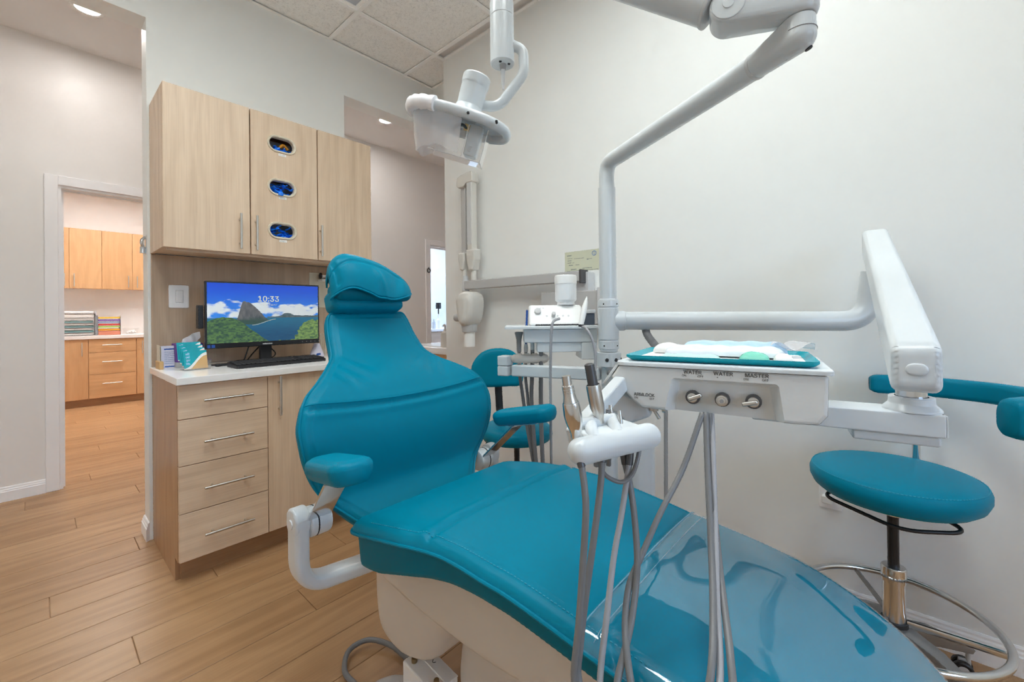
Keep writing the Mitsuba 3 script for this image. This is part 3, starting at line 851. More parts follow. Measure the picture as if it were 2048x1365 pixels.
part(bh, 'holder', mapped(join(bx(-0.004, 0.106, -0.012, 0.055, 0, 0.002), bx(-0.004, 0.106, -0.012, -0.0105, 0, 0.022), bx(-0.004, 0.106, 0.054, 0.056, 0, 0.085), bx(0.106, 0.108, -0.012, 0.055, 0, 0.05)), bput), 'm_clear', smooth=False)
for q, (dx, dy, dz) in enumerate(fan):
    w, h = 0.098, 0.090
    tl = lambda v, dx=dx, dy=dy, dz=dz: bput(np.c_[v[:, 0] + dx, dy + 0.002 + v[:, 2] + v[:, 1] * math.sin(tilt), dz + 0.004 + v[:, 1] * math.cos(tilt)])
    b = thing('brochure', ('teal brochure with a tan wave, rearmost and highest in the stepped holder', 'teal brochure, second from the back in the stepped holder', 'teal brochure, second from the front in the stepped holder', 'teal brochure with a wide tan wave, frontmost in the stepped holder')[q], 'brochure', 'teal brochures in the stepped holder')
    part(b, 'sheet', mapped(bx(0, w, 0, h, 0, 0.0012), tl), 'm_cyan', smooth=False)
    wv = wave_poly(w, h, 0.004, 0.080 if q == 3 else 0.086)
    wi = wave_poly(w, h, -0.012, 0.066 if q == 3 else 0.070).intersection(shapely.box(0.0, 0, w, h))
    part(b, 'white_wave', mapped(place(extr(wv, 0.0004), (0, 0, 0), (1, 0, 0), (0, 1, 0), (0, 0, 1)), lambda v, tl=tl: tl(v * V(1, 1, -1) - V(0, 0, 0.0001))), 'm_paper', smooth=False)
    wi = wi if wi.geom_type == 'Polygon' else max(wi.geoms, key=lambda s: s.area)
    part(b, 'tan_wave', mapped(extr(wi, 0.0004), lambda v, tl=tl: tl(v * V(1, 1, -1) - V(0, 0, 0.0006))), 'm_tan', smooth=False)
    part(b, 'script', mapped(join(*[tube(spline([(0.018 + 0.010 * math.sin(s * 2.1 + c), 0.080 - c * 0.016 - 0.010 * s / 5, -0.0005) for s in range(6)], 0.004), 0.0012, 6) for c in range(4)]), tl), 'm_paleblue')

# --- appointment flyers behind it, against the wall
fy = thing('flyer', 'white flyer with lilac lines standing behind the brochures', 'flyer')
fR = lambda v: v + V(0.416, 2.755, 0.906)
ft = lambda v: fR(np.c_[v[:, 0], v[:, 1] * 0.16 + v[:, 2], v[:, 1]])
part(fy, 'sheet', mapped(bx(0, 0.135, 0, 0.112, 0, 0.0012), ft), 'm_lilac', smooth=False)
part(fy, 'heading', mapped(join(bx(0.014, 0.075, 0.092, 0.0985, -0.0006, 0), bx(0.014, 0.10, 0.004, 0.0095, -0.0006, 0)), ft), 'm_deepblue', smooth=False)
part(fy, 'print_lines', mapped(join(*[bx(0.014, 0.05 + 0.045 * ((k * 37) % 10) / 10, 0.022 + 0.0095 * k, 0.0245 + 0.0095 * k, -0.0006, 0) for k in range(7)]), ft), 'm_bluegrey', smooth=False)
bg = thing('card_holder', 'clear card holder with cream cards at the left end of the countertop', 'card holder')
part(bg, 'card', join(bx(0.404, 0.4055, 2.71, 2.79, 0.945, 1.025), bx(0.409, 0.4105, 2.715, 2.795, 0.945, 1.018)), 'm_ringcream', smooth=False)
part(bg, 'base', bx(0.400, 0.418, 2.70, 2.80, 0.905, 0.945, 0.003), 'm_tan')

# --- tissue box
tb = thing('tissue_box', 'purple tissue box with a white tissue sticking out, behind the brochures', 'tissue box')
part(tb, 'box', rbox((0.528, 2.775, 0.966), (0.115, 0.115, 0.122), 0.003), 'm_purple')
part(tb, 'pattern_band', bx(0.470, 0.586, 2.7170, 2.8330, 0.905, 0.935, 0.003), 'm_midgrey')
tis = slab(Polygon([(-0.035, 0), (0.03, 0), (0.05, 0.03), (0.045, 0.062), (0.015, 0.052), (-0.025, 0.025)]), 0.004, lambda d, x, y: 0.0008 + 0.010 * np.sin(x * 110 + y * 40), lambda d, x, y: -0.0008 + 0.010 * np.sin(x * 110 + y * 40))
part(tb, 'tissue', place(tis, (0.535, 2.775, 1.025), (1, 0, 0), (0, 0, 1), (0, -1, 0)), 'm_paper')

# --- scanner bottle and jar right of the monitor
bt = thing('hand_scanner', 'small white and lilac cone shaped device with a dark blue mark, right of the keyboard', 'device')
part(bt, 'body', lathe([(0, 0), (0.040, 0), (0.043, 0.006), (0.040, 0.020), (0.028, 0.055), (0.020, 0.078), (0.016, 0.088), (0, 0.09)], (1.155, 2.66, 0.905)), 'm_lilac')
part(bt, 'mark', rbox((1.150, 2.6225, 0.928), (0.026, 0.006, 0.013), 0.002, 1), 'm_deepblue')
jr = thing('jar', 'clear plastic jar on the countertop between monitor and headrest', 'jar')
part(jr, 'wall', lathe([(0.0, 0.003), (0.033, 0.003), (0.035, 0.006), (0.035, 0.11), (0.034, 0.112)], (1.235, 2.74, 0.905)), 'm_clear')
part(jr, 'sticks', join(*[rod((1.235 + 0.012 * math.cos(k), 2.74 + 0.012 * math.sin(k), 0.91), (1.235 + 0.020 * math.cos(k), 2.74 + 0.02 * math.sin(k), 1.05), 0.0025, n=8) for k in range(6)]), 'm_ringcream')
# ================================================================== the far sterilisation room seen through the doorway
def far_handle(parent, p, L, axis):
    return bar_handle(parent, p, L, axis, r=0.006, stand=0.032)


FYU, FYB = 8.17, 7.90
fu = thing('upper_cabinet', 'row of honey coloured upper cabinets in the far room', 'cabinet')
wpart(fu, 'carcass', bx(-0.78, 1.88, FYU + 0.02, 8.50, 1.590, 2.385), 'm_woodfar', 2, 301)
edges = [-0.415, -0.08, 0.285, 0.60, 0.918, 1.25, 1.56]
for i in range(len(edges) - 1):
    d = wpart(fu, 'door', chamf(edges[i] + .0015, edges[i + 1] - .0015, FYU, FYU + 0.019, 1.580, 2.390), 'm_woodfar', 2, 310 + i)
    hx = edges[i + 1] - 0.05 if i % 2 == 1 else edges[i] + 0.05
    if i == 3:
        hx = edges[4] - 0.045
    if i == 2:
        hx = edges[2] + 0.045
    if i == 1:
        hx = edges[2] - 0.045
    if i == 4:
        hx = edges[4] + 0.05
    far_handle(d, (hx, FYU, 1.69), 0.17, (0, 0, 1))
fb = thing('base_cabinet', 'honey coloured base cabinets with drawers in the far room', 'cabinet')
wpart(fb, 'carcass', bx(-0.78, 1.88, FYB + 0.02, 8.50, 0.10, 0.895), 'm_woodfar', 0, 320)
wpart(fb, 'toe_kick', bx(-0.78, 1.88, FYB + 0.07, FYB + 0.10, 0.0, 0.10), 'm_woodside', 0, 321)
for i, (a, b) in enumerate(((-0.10, 0.445), (0.925, 1.40))):
    d = wpart(fb, 'door', chamf(a + .002, b - .002, FYB, FYB + 0.019, 0.105, 0.89), 'm_woodfar', 2, 325 + i)
    far_handle(d, ((b - 0.06, a + 0.06)[i], FYB, 0.765), 0.18, (0, 0, 1))
for i, (z0, z1) in enumerate(((0.715, 0.89), (0.42, 0.711), (0.105, 0.416))):
    d = wpart(fb, 'drawer', chamf(0.449, 0.921, FYB, FYB + 0.019, z0, z1), 'm_woodfar', 0, 330 + i)
    far_handle(d, (0.675, FYB, (0.81, 0.585, 0.295)[i]), 0.20, (1, 0, 0))
solo('countertop', bx(-0.78, 1.88, FYB - 0.025, 8.50, 0.895, 0.940, 0.003), 'm_quartz', 'white countertop of the far room with trays of wrapped packs on it', 'countertop')
# rack of trays with white and teal packs
rk = thing('tray_rack', 'wide clear rack holding white and teal wrapped packs on the far counter', 'rack')
RX0, RX1, RYF, RZ = 0.150, 0.522, 8.00, 0.940
part(rk, 'post', join(*[bx(x, x + 0.006, RYF, RYF + 0.28, RZ, RZ + 0.33) for x in (RX0 - 0.008, RX1 + 0.002)]), 'm_lens', smooth=False)
stack = [('m_softwhite', 0.012, 0.024), ('m_tealmute', 0.046, 0.026), ('m_softwhite', 0.080, 0.022), ('m_tealmute', 0.110, 0.026), ('m_softwhite', 0.144, 0.022), ('m_tealmute', 0.174, 0.026), ('m_softwhite', 0.210, 0.022), ('m_softwhite', 0.243, 0.05), ('m_softwhite', 0.298, 0.03)]
mat('m_tealmute', (0.22, 0.42, 0.45), 0.4)
names = ['white wrapped pack on the lowest tray of the wide rack', 'teal wrapped pack on the second tray of the wide rack', 'white wrapped pack on the third tray of the wide rack', 'teal wrapped pack on the fourth tray of the wide rack', 'white wrapped pack on the fifth tray of the wide rack', 'teal wrapped pack on the sixth tray of the wide rack', 'white wrapped pack just under the thick white one in the wide rack', 'thick white wrapped pack near the top of the wide rack', 'white wrapped pack on top of the wide rack']
pr = random.Random(3)
for (mm, dz, h), nm in zip(stack, names):
    part(rk, 'shelf', bx(RX0 - 0.002, RX1 + 0.002, RYF + 0.005, RYF + 0.28, RZ + dz - 0.006, RZ + dz - 0.002), 'm_grey', smooth=False)
    off = pr.uniform(-0.006, 0.006)
    mk = slab(rrect(0.345, 0.26, 0.02), 0.02, lambda d, x, y: h * 0.55 + dome(h * 0.50, 0.012)(d, x, y) + 0.002 * np.sin(x * 37 + off * 900), lambda d, x, y: h * 0.55 - dome(h * 0.53, 0.008)(d, x, y), inset=(0.004, 0.01, 0.02))
    mk.apply_translation(((RX0 + RX1) / 2 + off, RYF + 0.145, RZ + dz - 0.002))
    solo('wrapped_pack', mk, mm, nm, 'wrapped pack', 'wrapped packs in the wide rack')
rk2 = thing('tray_rack', 'narrow clear rack with brightly coloured trays on the far counter', 'rack')
NX0, NX1 = 0.548, 0.770
part(rk2, 'panel', join(bx(NX0 - 0.006, NX0 - 0.002, RYF, RYF + 0.26, RZ, RZ + 0.27), bx(NX1 + 0.002, NX1 + 0.006, RYF, RYF + 0.26, RZ, RZ + 0.27)), 'm_lens', smooth=False)
cols = [('orange', 'm_orange', 0.062), ('lime green', 'm_lime', 0.102), ('red', 'm_red', 0.132), ('slate blue', 'm_bluegrey', 0.163), ('violet', 'm_violet', 0.192), ('yellow', 'm_amber', 0.226)]
mat('m_lime', (0.36, 0.52, 0.12), 0.5)
mat('m_violet', (0.18, 0.09, 0.38), 0.5)
mat('m_salmon', (0.55, 0.20, 0.13), 0.5)
solo('tray', bx(NX0, NX1, RYF + 0.004, RYF + 0.24, RZ + 0.002, RZ + 0.056, 0.004), 'm_salmon', 'salmon coloured drawer at the bottom of the narrow rack', 'tray')
for nm, mm, dz in cols:
    outer = rrect(NX1 - NX0 - 0.004, 0.23, 0.012)
    tr = slab(outer, 0.012, lambda d, x, y: 0.004 + 0.018 * np.clip(1 - d / 0.008, 0, 1), flat(0), inset=(0.002, 0.008))
    tr.apply_translation(((NX0 + NX1) / 2, RYF + 0.12, RZ + dz))
    solo('tray', tr, mm, nm + ' tray in the narrow rack on the far counter', 'tray')
sb = thing('supply_box', 'clear box with white supplies on the far counter, right of the coloured trays', 'box')
part(sb, 'box', join(bx(0.80, 0.98, 8.02, 8.026, 0.94, 1.03), bx(0.80, 0.806, 8.02, 8.14, 0.94, 1.03), bx(0.80, 0.98, 8.134, 8.14, 0.94, 1.03)), 'm_clear', smooth=False)
part(sb, 'supplies', join(*[tube(spline([(0.845 + 0.02 * k, 8.05, 0.955 + 0.008 * (k % 3)), (0.86 + 0.02 * k, 8.08, 0.975 + 0.005 * k % 0.02), (0.88 + 0.015 * k, 8.11, 0.96)], 0.01), 0.014, 8) for k in range(5)]), 'm_paper')

# ================================================================== the sink cabinet and the room right of the cabinet wall
sk = thing('sink_cabinet', 'honey coloured sink cabinet with a white top, just right of the chair back', 'cabinet')
wpart(sk, 'body', bx(2.16, 2.61, 2.62, 3.26, 0.0, 0.845), 'm_woodfar', 2, 340)
part(sk, 'top', bx(2.145, 2.61, 2.605, 3.275, 0.845, 0.895, 0.004), 'm_quartz')
part(sk, 'basin_rim', bx(2.22, 2.56, 2.78, 3.16, 0.893, 0.902, 0.008), 'm_white')
sp = thing('soap_dispenser', 'white soap dispenser on the sink cabinet by the wall corner', 'soap dispenser')
part(sp, 'bottle', lathe([(0, 0), (0.036, 0), (0.038, 0.004), (0.038, 0.11), (0.030, 0.125), (0.014, 0.132), (0.012, 0.15), (0, 0.15)], (2.24, 2.74, 0.895)), 'm_cream')
part(sp, 'pump', join(rod((2.24, 2.74, 1.04), (2.24, 2.74, 1.075), 0.008), tube(spline([(2.24, 2.74, 1.075), (2.225, 2.73, 1.08), (2.20, 2.715, 1.072)], 0.01), 0.007, 10)), 'm_lightgrey')
dc = thing('drawer_cabinet', 'grey brown drawer cabinet with a white top in the room at the right', 'cabinet')
wpart(dc, 'body', bx(4.0, 5.2, 5.62, 6.2, 0.05, 0.89), 'm_woodback', 0, 350)
for k in range(3):
    d = wpart(dc, 'drawer', chamf(4.01, 5.19, 5.60, 5.619, 0.09 + 0.265 * k, 0.345 + 0.265 * k), 'm_woodback', 0, 351 + k)
    bar_handle(d, (4.78, 5.60, 0.27 + 0.265 * k), 0.25, (1, 0, 0))
part(dc, 'top', bx(3.97, 5.23, 5.58, 6.2, 0.89, 0.93, 0.004), 'm_quartz')
fc = thing('pump_bottle', 'white bottle with a black pump on the drawer cabinet at the right', 'bottle')
part(fc, 'bottle', lathe([(0, 0), (0.045, 0), (0.048, 0.005), (0.048, 0.13), (0.03, 0.16), (0.014, 0.17), (0.014, 0.25), (0, 0.25)], (4.56, 5.75, 0.93)), 'm_softwhite')
part(fc, 'pump', join(rod((4.56, 5.75, 1.27), (4.56, 5.75, 1.37), 0.045), rod((4.56, 5.75, 1.17), (4.56, 5.75, 1.27), 0.01)), 'm_black')
solo('clear_bottle', lathe([(0, 0), (0.03, 0), (0.032, 0.004), (0.032, 0.10), (0.012, 0.13), (0.012, 0.16), (0, 0.16)], (4.42, 5.70, 0.93)), 'm_lens', 'small grey bottle left of the black pump bottle', 'bottle')
dp = thing('door_sign', 'small round black and white sign on the casing of the right doorway', 'sign')
part(dp, 'disc', rod((3.202, HY - 0.016, 1.715), (3.202, HY - 0.022, 1.715), 0.035), 'm_lightgrey')
part(dp, 'mark', join(tube([(3.202 + 0.022 * math.cos(s), HY - 0.023, 1.71 + 0.022 * math.sin(s)) for s in np.linspace(0, 6.2, 24)], 0.005, 8), rod((3.202, HY - 0.023, 1.735), (3.202, HY - 0.023, 1.748), 0.006, n=8)), 'm_black')
# ================================================================== the dental chair (its axis runs along y at x = XC)
XC = 0.88
BP = np.array([  # y, z, half width of the back rest's edge, from the lower end to the neck
    (1.195, 0.500, 0.215), (1.238, 0.544, 0.262), (1.285, 0.608, 0.316), (1.272, 0.693, 0.362), (1.269, 0.756, 0.380), (1.280, 0.820, 0.386), (1.301, 0.865, 0.374), (1.318, 0.903, 0.352),
    (1.361, 0.936, 0.295), (1.436, 0.971, 0.230), (1.475, 1.008, 0.199), (1.516, 1.058, 0.188), (1.559, 1.129, 0.176), (1.571, 1.170, 0.158)])
BL = np.r_[0, np.cumsum(np.hypot(*np.diff(BP[:, :2], axis=0).T))]
from scipy.interpolate import PchipInterpolator
bl_y, bl_z, bl_w = (PchipInterpolator(BL, BP[:, k]) for k in range(3))
ls = np.linspace(0, BL[-1], 160)
# smooth the profile so that the surface has no kinks
ker = np.ones(21) / 21
sm = lambda a: np.convolve(np.pad(a, 10, mode='reflect', reflect_type='odd'), ker, mode='valid')
PY, PZ = sm(bl_y(ls)), sm(bl_z(ls))
NY, NZ = -np.gradient(PZ, ls), np.gradient(PY, ls)
nn_ = np.hypot(NY, NZ)
NY, NZ = NY / nn_, NZ / nn_


def back_map(v):
    l = np.clip(v[:, 1], 0, BL[-1])
    y, z, ny, nz = (np.interp(l, ls, a) for a in (PY, PZ, NY, NZ))
    ex = v[:, 1] - l
    # the shoulders wrap forward a little
    fwd = 0.35 * np.clip(np.abs(v[:, 0]) - 0.20, 0, 1) ** 2
    ty, tz = -nz, ny
    off = v[:, 2] - 0.016 + fwd * 0.0
    return np.c_[XC + v[:, 0], y + ny * off - ty * ex * -1 * 0 + nz * ex * 1.0, z + nz * off - ny * ex]


lw = np.linspace(0, BL[-1], 120)
wv = bl_w(lw)
outline = Polygon(np.r_[np.c_[wv, lw], np.c_[-wv, lw][::-1]]).buffer(-0.025).buffer(0.025, 12).buffer(0.012).buffer(-0.012)
L_SEAM = float(np.interp(0.868, PZ, ls))


def back_front(d, x, y):
    h = 0.022 + dome(0.030, 0.038)(d, x, y)
    h -= 0.0042 * np.exp(-((d - 0.026) / 0.0032) ** 2)                       # seam along the edge
    s = y - (L_SEAM - 0.016 + 0.020 * (x / 0.36) ** 2)                          # seam across
    m = smooth_np(0.0, 0.03, d)
    h -= m * (0.007 * np.exp(-(s / 0.006) ** 2) - 0.0035 * np.exp(-((np.abs(s) - 0.016) / 0.010) ** 2))
    for sx in (-1, 1):                                                           # soft creases from the neck to the shoulders
        for (x0, y0, x1, y1, a, wd) in ((0.20, L_SEAM + 0.165, 0.115, L_SEAM + 0.045, 0.0085, 0.021), (0.235, L_SEAM + 0.13, 0.175, L_SEAM + 0.035, 0.0075, 0.019), (0.165, L_SEAM + 0.20, 0.06, L_SEAM + 0.10, 0.005, 0.02)):
            dx, dy = x1 - x0, y1 - y0
            q = np.clip(((sx * x - x0) * dx + (y - y0) * dy) / (dx * dx + dy * dy), 0, 1)
            ds = np.hypot(sx * x - x0 - q * dx, y - y0 - q * dy)
            h -= a * np.exp(-(ds / wd) ** 2) * np.sin(np.pi * np.clip(q, 0.08, 0.92))
    h += 0.003 * np.sin(x * 9 + 1) * np.sin(y * 8) * m
    return h


def smooth_np(a, b, x):
    q = np.clip((x - a) / (b - a), 0, 1)
    return q * q * (3 - 2 * q)


dch = thing('dental_chair', 'teal upholstered dental chair with two armrests in the middle of the room', 'dental chair')
bm = slab(outline, 0.0065, back_front, lambda d, x, y: 0.022 - dome(0.034, 0.03)(d, x, y), inset=(0.0008, 0.003, 0.007, 0.013, 0.020, 0.026, 0.032, 0.038))
bk = part(dch, 'backrest', mapped(bm, back_map), 'm_teal', smooth=True, label='teal winged backrest with a seam across')
edge = resample(outline.buffer(-0.003).exterior.coords, 0.006)
part(bk, 'piping', tube(back_map(np.c_[edge, np.full(len(edge), 0.036)]), 0.0042, 8, closed=True), 'm_teal', label='teal piping around the edge')
sx_ = np.linspace(-0.375, 0.375, 90)
sx_ = sx_[[outline.buffer(-0.006).contains(Point(x, L_SEAM - 0.016 + 0.020 * (x / 0.36) ** 2)) for x in sx_]]
sp_ = np.c_[sx_, L_SEAM - 0.016 + 0.020 * (sx_ / 0.36) ** 2 + 0.013, np.zeros(len(sx_))]
sp_[:, 2] = back_front(np.array([outline.exterior.distance(Point(a, b)) for a, b in sp_[:, :2]]), sp_[:, 0], sp_[:, 1]) - 0.001
part(bk, 'seam_welt', tube(back_map(sp_), 0.0026, 8), 'm_teal')
part(bk, 'back_shell', mapped(slab(outline.buffer(-0.018), 0.012, flat(-0.006), lambda d, x, y: -0.006 - dome(0.022, 0.03)(d, x, y), inset=(0.002, 0.008, 0.016, 0.03)), back_map), 'm_cream', smooth=True, label='cream plastic shell behind the backrest')

# head rest: support pad and the wide cushion over it
hr = part(dch, 'headrest', rbox((XC - 0.013, 1.552, 1.214), (0.302, 0.088, 0.084), 0.024, 4, R=np.array([[1, 0, 0], [0, .92, .39], [0, -.39, .92]])), 'm_teal', label='teal headrest made of a wide drooping cushion on a support pad')
HU = np.linspace(-1, 1, 61)           # across
HS = np.linspace(0, 1, 46)            # from the front edge over the top to the back
Uu_, Ss_ = np.meshgrid(HU, HS, indexing='ij')


HE = PchipInterpolator([-1, -0.85, -0.45, -0.2, 0.0, 0.15, 0.5, 0.8, 1.0], [1.220, 1.236, 1.264, 1.248, 1.228, 1.224, 1.235, 1.248, 1.256])
HT = PchipInterpolator([-1, -0.8, -0.4, 0.0, 0.5, 0.85, 1.0], [1.318, 1.362, 1.398, 1.384, 1.336, 1.292, 1.272])


def head_surface(u, s, lift=0.0):
    half = 0.170
    half = half * (1 - 0.14 * np.clip(s - 0.45, 0, 1))
    x = half * (np.sin(u * math.pi / 2 * 0.94) / math.sin(math.pi / 2 * 0.94))
    # the front edge waves: raised either side of a low middle tongue
    edge_z = HE(u)
    edge_y = 1.448 + 0.060 * np.abs(u) ** 2.4
    top_z = HT(u)
    top_y = 1.545 - 0.012 * np.abs(u) ** 3
    a = s * math.pi * 0.78
    y = edge_y + (top_y - edge_y) * (1 - np.cos(np.clip(a, 0, math.pi / 2))) + 0.050 * np.clip(-np.cos(a), 0, 1)
    z = edge_z + (top_z - edge_z) * np.sin(a) ** 0.9 * np.where(a < math.pi / 2, 1, 1) + np.where(a > math.pi / 2, 0.0, 0.0)
    z = np.where(a > math.pi / 2, top_z - (1 - np.sin(a)) * 0.14, z)
    # creases of the loose cover
    cr = 0.011 * np.exp(-((u - 0.06 + 0.35 * (s - 0.05)) / 0.06) ** 2) * np.exp(-((s - 0.16) / 0.16) ** 2) - 0.011 * np.exp(-((u - 0.30 - 0.2 * s) / 0.13) ** 2) * np.exp(-((s - 0.20) / 0.18) ** 2)
    cr -= 0.006 * np.exp(-((s - 0.34 - 0.03 * np.cos(u * 3)) / 0.018) ** 2) + 0.009 * np.exp(-((u + 0.72 + 0.18 * s) / 0.045) ** 2) * (s > 0.08)
    return x, y - lift * np.cos(a) - cr, z + lift * np.sin(a) + cr * 0.6


xs, ys, zs = head_surface(Uu_, Ss_)
outer = np.stack([xs + XC - 0.005, ys, zs], -1)
cen = np.stack([xs * 0.86 + XC - 0.005, ys * 0 + 1.568, zs * 0 + 1.262], -1)
inner = outer + (cen - outer) * 0.30
nu, ns = Uu_.shape
idx = lambda i, j: i * ns + j
F = []
for i in range(nu - 1):
    for j in range(ns - 1):
        F += [(idx(i, j), idx(i + 1, j), idx(i + 1, j + 1)), (idx(i, j), idx(i + 1, j + 1), idx(i, j + 1))]
n0 = nu * ns
F2 = [(c + n0, b + n0, a + n0) for a, b, c in F]
rim = [idx(i, 0) for i in range(nu)] + [idx(nu - 1, j) for j in range(1, ns)] + [idx(i, ns - 1) for i in range(nu - 2, -1, -1)] + [idx(0, j) for j in range(ns - 2, 0, -1)]
for k in range(len(rim)):
    a, b = rim[k], rim[(k + 1) % len(rim)]
    F2 += [(b, a, a + n0), (b, a + n0, b + n0)]
hm = trimesh.Trimesh(np.vstack([outer.reshape(-1, 3), inner.reshape(-1, 3)]), F + F2, process=False)
part(hr, 'cushion', hm, 'm_teal', smooth=50)
ex_, ey_, ez_ = head_surface(HU, 0 * HU)
part(hr, 'piping', tube(np.c_[ex_ + XC - 0.005, ey_, ez_], 0.0036, 8), 'm_teal', label='teal piping along the front edge of the cushion')
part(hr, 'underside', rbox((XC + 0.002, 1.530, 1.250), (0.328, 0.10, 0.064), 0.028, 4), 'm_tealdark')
part(hr, 'mount', bx(XC - 0.04, XC + 0.03, 1.575, 1.595, 1.08, 1.25, 0.004), 'm_steel')

# seat and leg rest
SP = np.array([  # y, z, half width of the top edge, from the rear to the foot
    (1.115, 0.575, 0.318), (1.030, 0.590, 0.325), (0.941, 0.608, 0.322), (0.864, 0.620, 0.316), (0.785, 0.630, 0.304), (0.706, 0.635, 0.297), (0.615, 0.632, 0.296), (0.552, 0.627, 0.291),
    (0.493, 0.620, 0.289), (0.398, 0.606, 0.286), (0.338, 0.598, 0.285), (0.255, 0.590, 0.283), (0.138, 0.566, 0.281), (0.068, 0.540, 0.274), (-0.008, 0.500, 0.264), (-0.063, 0.448, 0.248), (-0.115, 0.385, 0.218), (-0.15, 0.33, 0.16)])
SL = np.r_[0, np.cumsum(np.hypot(*np.diff(SP[:, :2], axis=0).T))]
sl = np.linspace(0, SL[-1], 200)
QY, QZ = (sm(PchipInterpolator(SL, SP[:, k])(sl)) for k in range(2))
w_s = PchipInterpolator(SL, SP[:, 2])
MY_, MZ_ = np.gradient(QZ, sl), -np.gradient(QY, sl)
mm_ = np.hypot(MY_, MZ_)
MY_, MZ_ = MY_ / mm_, MZ_ / mm_


def seat_map(v):
    l = np.clip(v[:, 1], 0, SL[-1])
    y, z, ny, nz = (np.interp(l, sl, a) for a in (QY, QZ, MY_, MZ_))
    ex = v[:, 1] - l
    return np.c_[XC + v[:, 0], y + ny * v[:, 2] - nz * ex, z + nz * v[:, 2] + ny * ex]


lq = np.linspace(0, SL[-1], 140)
s_out = Polygon(np.r_[np.c_[w_s(lq), lq], np.c_[-w_s(lq), lq][::-1]]).buffer(-0.05).buffer(0.05, 12)
L_S1 = float(np.interp(-0.785, -QY, sl))      # seam across the seat
L_S2 = float(np.interp(-0.400, -QY, sl))      # where the leg rest begins


def seat_top(d, x, y):
    h = dome(0.026, 0.034)(d, x, y)
    m = smooth_np(0, 0.02, d)
    h += 0.010 * smooth_np(0, 0.16, d)
    s = y - L_S1
    h -= m * (0.0060 * np.exp(-(s / 0.006) ** 2) - 0.006 * np.exp(-((s + 0.022) / 0.016) ** 2) - 0.003 * np.exp(-((s - 0.02) / 0.014) ** 2))
    h -= m * 0.003 * np.exp(-((y - L_S2) / 0.005) ** 2)
    h -= 0.0025 * np.exp(-((d - 0.030) / 0.003) ** 2)
    h -= 0.0015 * np.exp(-((d - 0.018) / 0.0025) ** 2)
    return h


seat = part(dch, 'seat', mapped(slab(s_out, 0.0075, seat_top, lambda d, x, y: -0.012 + 0.012 * np.clip(1 - d / 0.01, 0, 1), inset=(0.0008, 0.003, 0.008, 0.014, 0.018, 0.022, 0.030, 0.036)), seat_map), 'm_teal', smooth=True, label='teal seat and leg rest in one long cushion')
edge = resample(s_out.buffer(0.001).exterior.coords, 0.008)
part(seat, 'piping', tube(seat_map(np.c_[edge, np.full(len(edge), 0.0)]), 0.0045, 8, closed=True), 'm_teal', label='teal piping along the edge')
st_edge = resample(s_out.buffer(-0.024).exterior.coords, 0.0085)
st_edge = st_edge[st_edge[:, 1] > 0.10]
st3 = seat_map(np.c_[st_edge, seat_top(np.full(len(st_edge), 0.024), st_edge[:, 0], st_edge[:, 1])])
stt = seat_map(np.c_[st_edge + np.gradient(st_edge, axis=0) * 0.55, seat_top(np.full(len(st_edge), 0.024), st_edge[:, 0], st_edge[:, 1])])
k_ = part(seat, 'stitching', join(*[tube([a, (a + b) / 2 + V(0, 0, 0.0006), b], 0.0009, 5) for a, b in zip(st3, stt) if np.linalg.norm(a - b) < 0.02]), 'm_paleteal', smooth=False)
mat('m_paleteal', (0.03, 0.33, 0.46), 0.5)
labels[k_] = {'label': 'row of pale stitches along the edge', 'kind': 'stuff'}
low = s_out.buffer(-0.014)
def low_bot(d, x, y):
    tk = np.interp(y, [0, 0.12, 0.3, 0.5, 0.9], [0.085, 0.088, 0.066, 0.048, 0.045])
    return -0.010 - tk + 0.016 * (1 - np.sqrt(np.clip(1 - (1 - np.clip(d / 0.016, 0, 1)) ** 2, 0, 1)))
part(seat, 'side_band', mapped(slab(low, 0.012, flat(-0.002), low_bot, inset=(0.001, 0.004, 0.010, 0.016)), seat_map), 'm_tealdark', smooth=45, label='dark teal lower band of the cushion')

# clear foot cover
fc_out = s_out.buffer(0.004).intersection(shapely.box(-1, L_S2, 1, SL[-1] + 0.1))
wav = lambda d, x, y: seat_top(np.clip(d, 0, 1), x, y) * 0 + 0.0015 * np.sin(x * 23 + y * 11) + 0.0012 * np.sin(y * 31 - x * 14)
def cover_top(d, x, y):
    e = np.array(shapely.distance(shapely.points(np.c_[x, y]), s_out.exterior)) * np.array(shapely.contains_xy(s_out, x, y))
    return seat_top(e, x, y) + 0.004 + wav(d, x, y) * smooth_np(0, 0.05, e) + 0.003 * np.exp(-((y - L_S2 - 0.045) / 0.02) ** 2)
cm = slab(fc_out, 0.009, cover_top, cover_top, inset=(0.002, 0.006, 0.012, 0.02, 0.03))
cm = trimesh.Trimesh(cm.vertices[:len(cm.vertices) // 2], [f for f in cm.faces if max(f) < len(cm.vertices) // 2], process=False)
fcv = part(dch, 'foot_cover', mapped(cm, seat_map), 'm_clear', smooth=True, label='clear glossy plastic cover over the foot end')
mat('m_hem', (0.14, 0.33, 0.44), 0.4)
hx_ = np.linspace(-0.279, 0.279, 60)
hem = np.c_[hx_, np.full(60, L_S2 + 0.004), np.zeros(60)]
hem[:, 2] = cover_top(0, hem[:, 0], hem[:, 1]) + 0.001
part(fcv, 'hem', tube(seat_map(hem), 0.0012, 6), 'm_hem', label='thin pale hem of the cover')
hem2 = hem + V(0, 0.028, 0.0006)
part(fcv, 'hem', tube(seat_map(hem2), 0.0008, 6), 'm_hem')

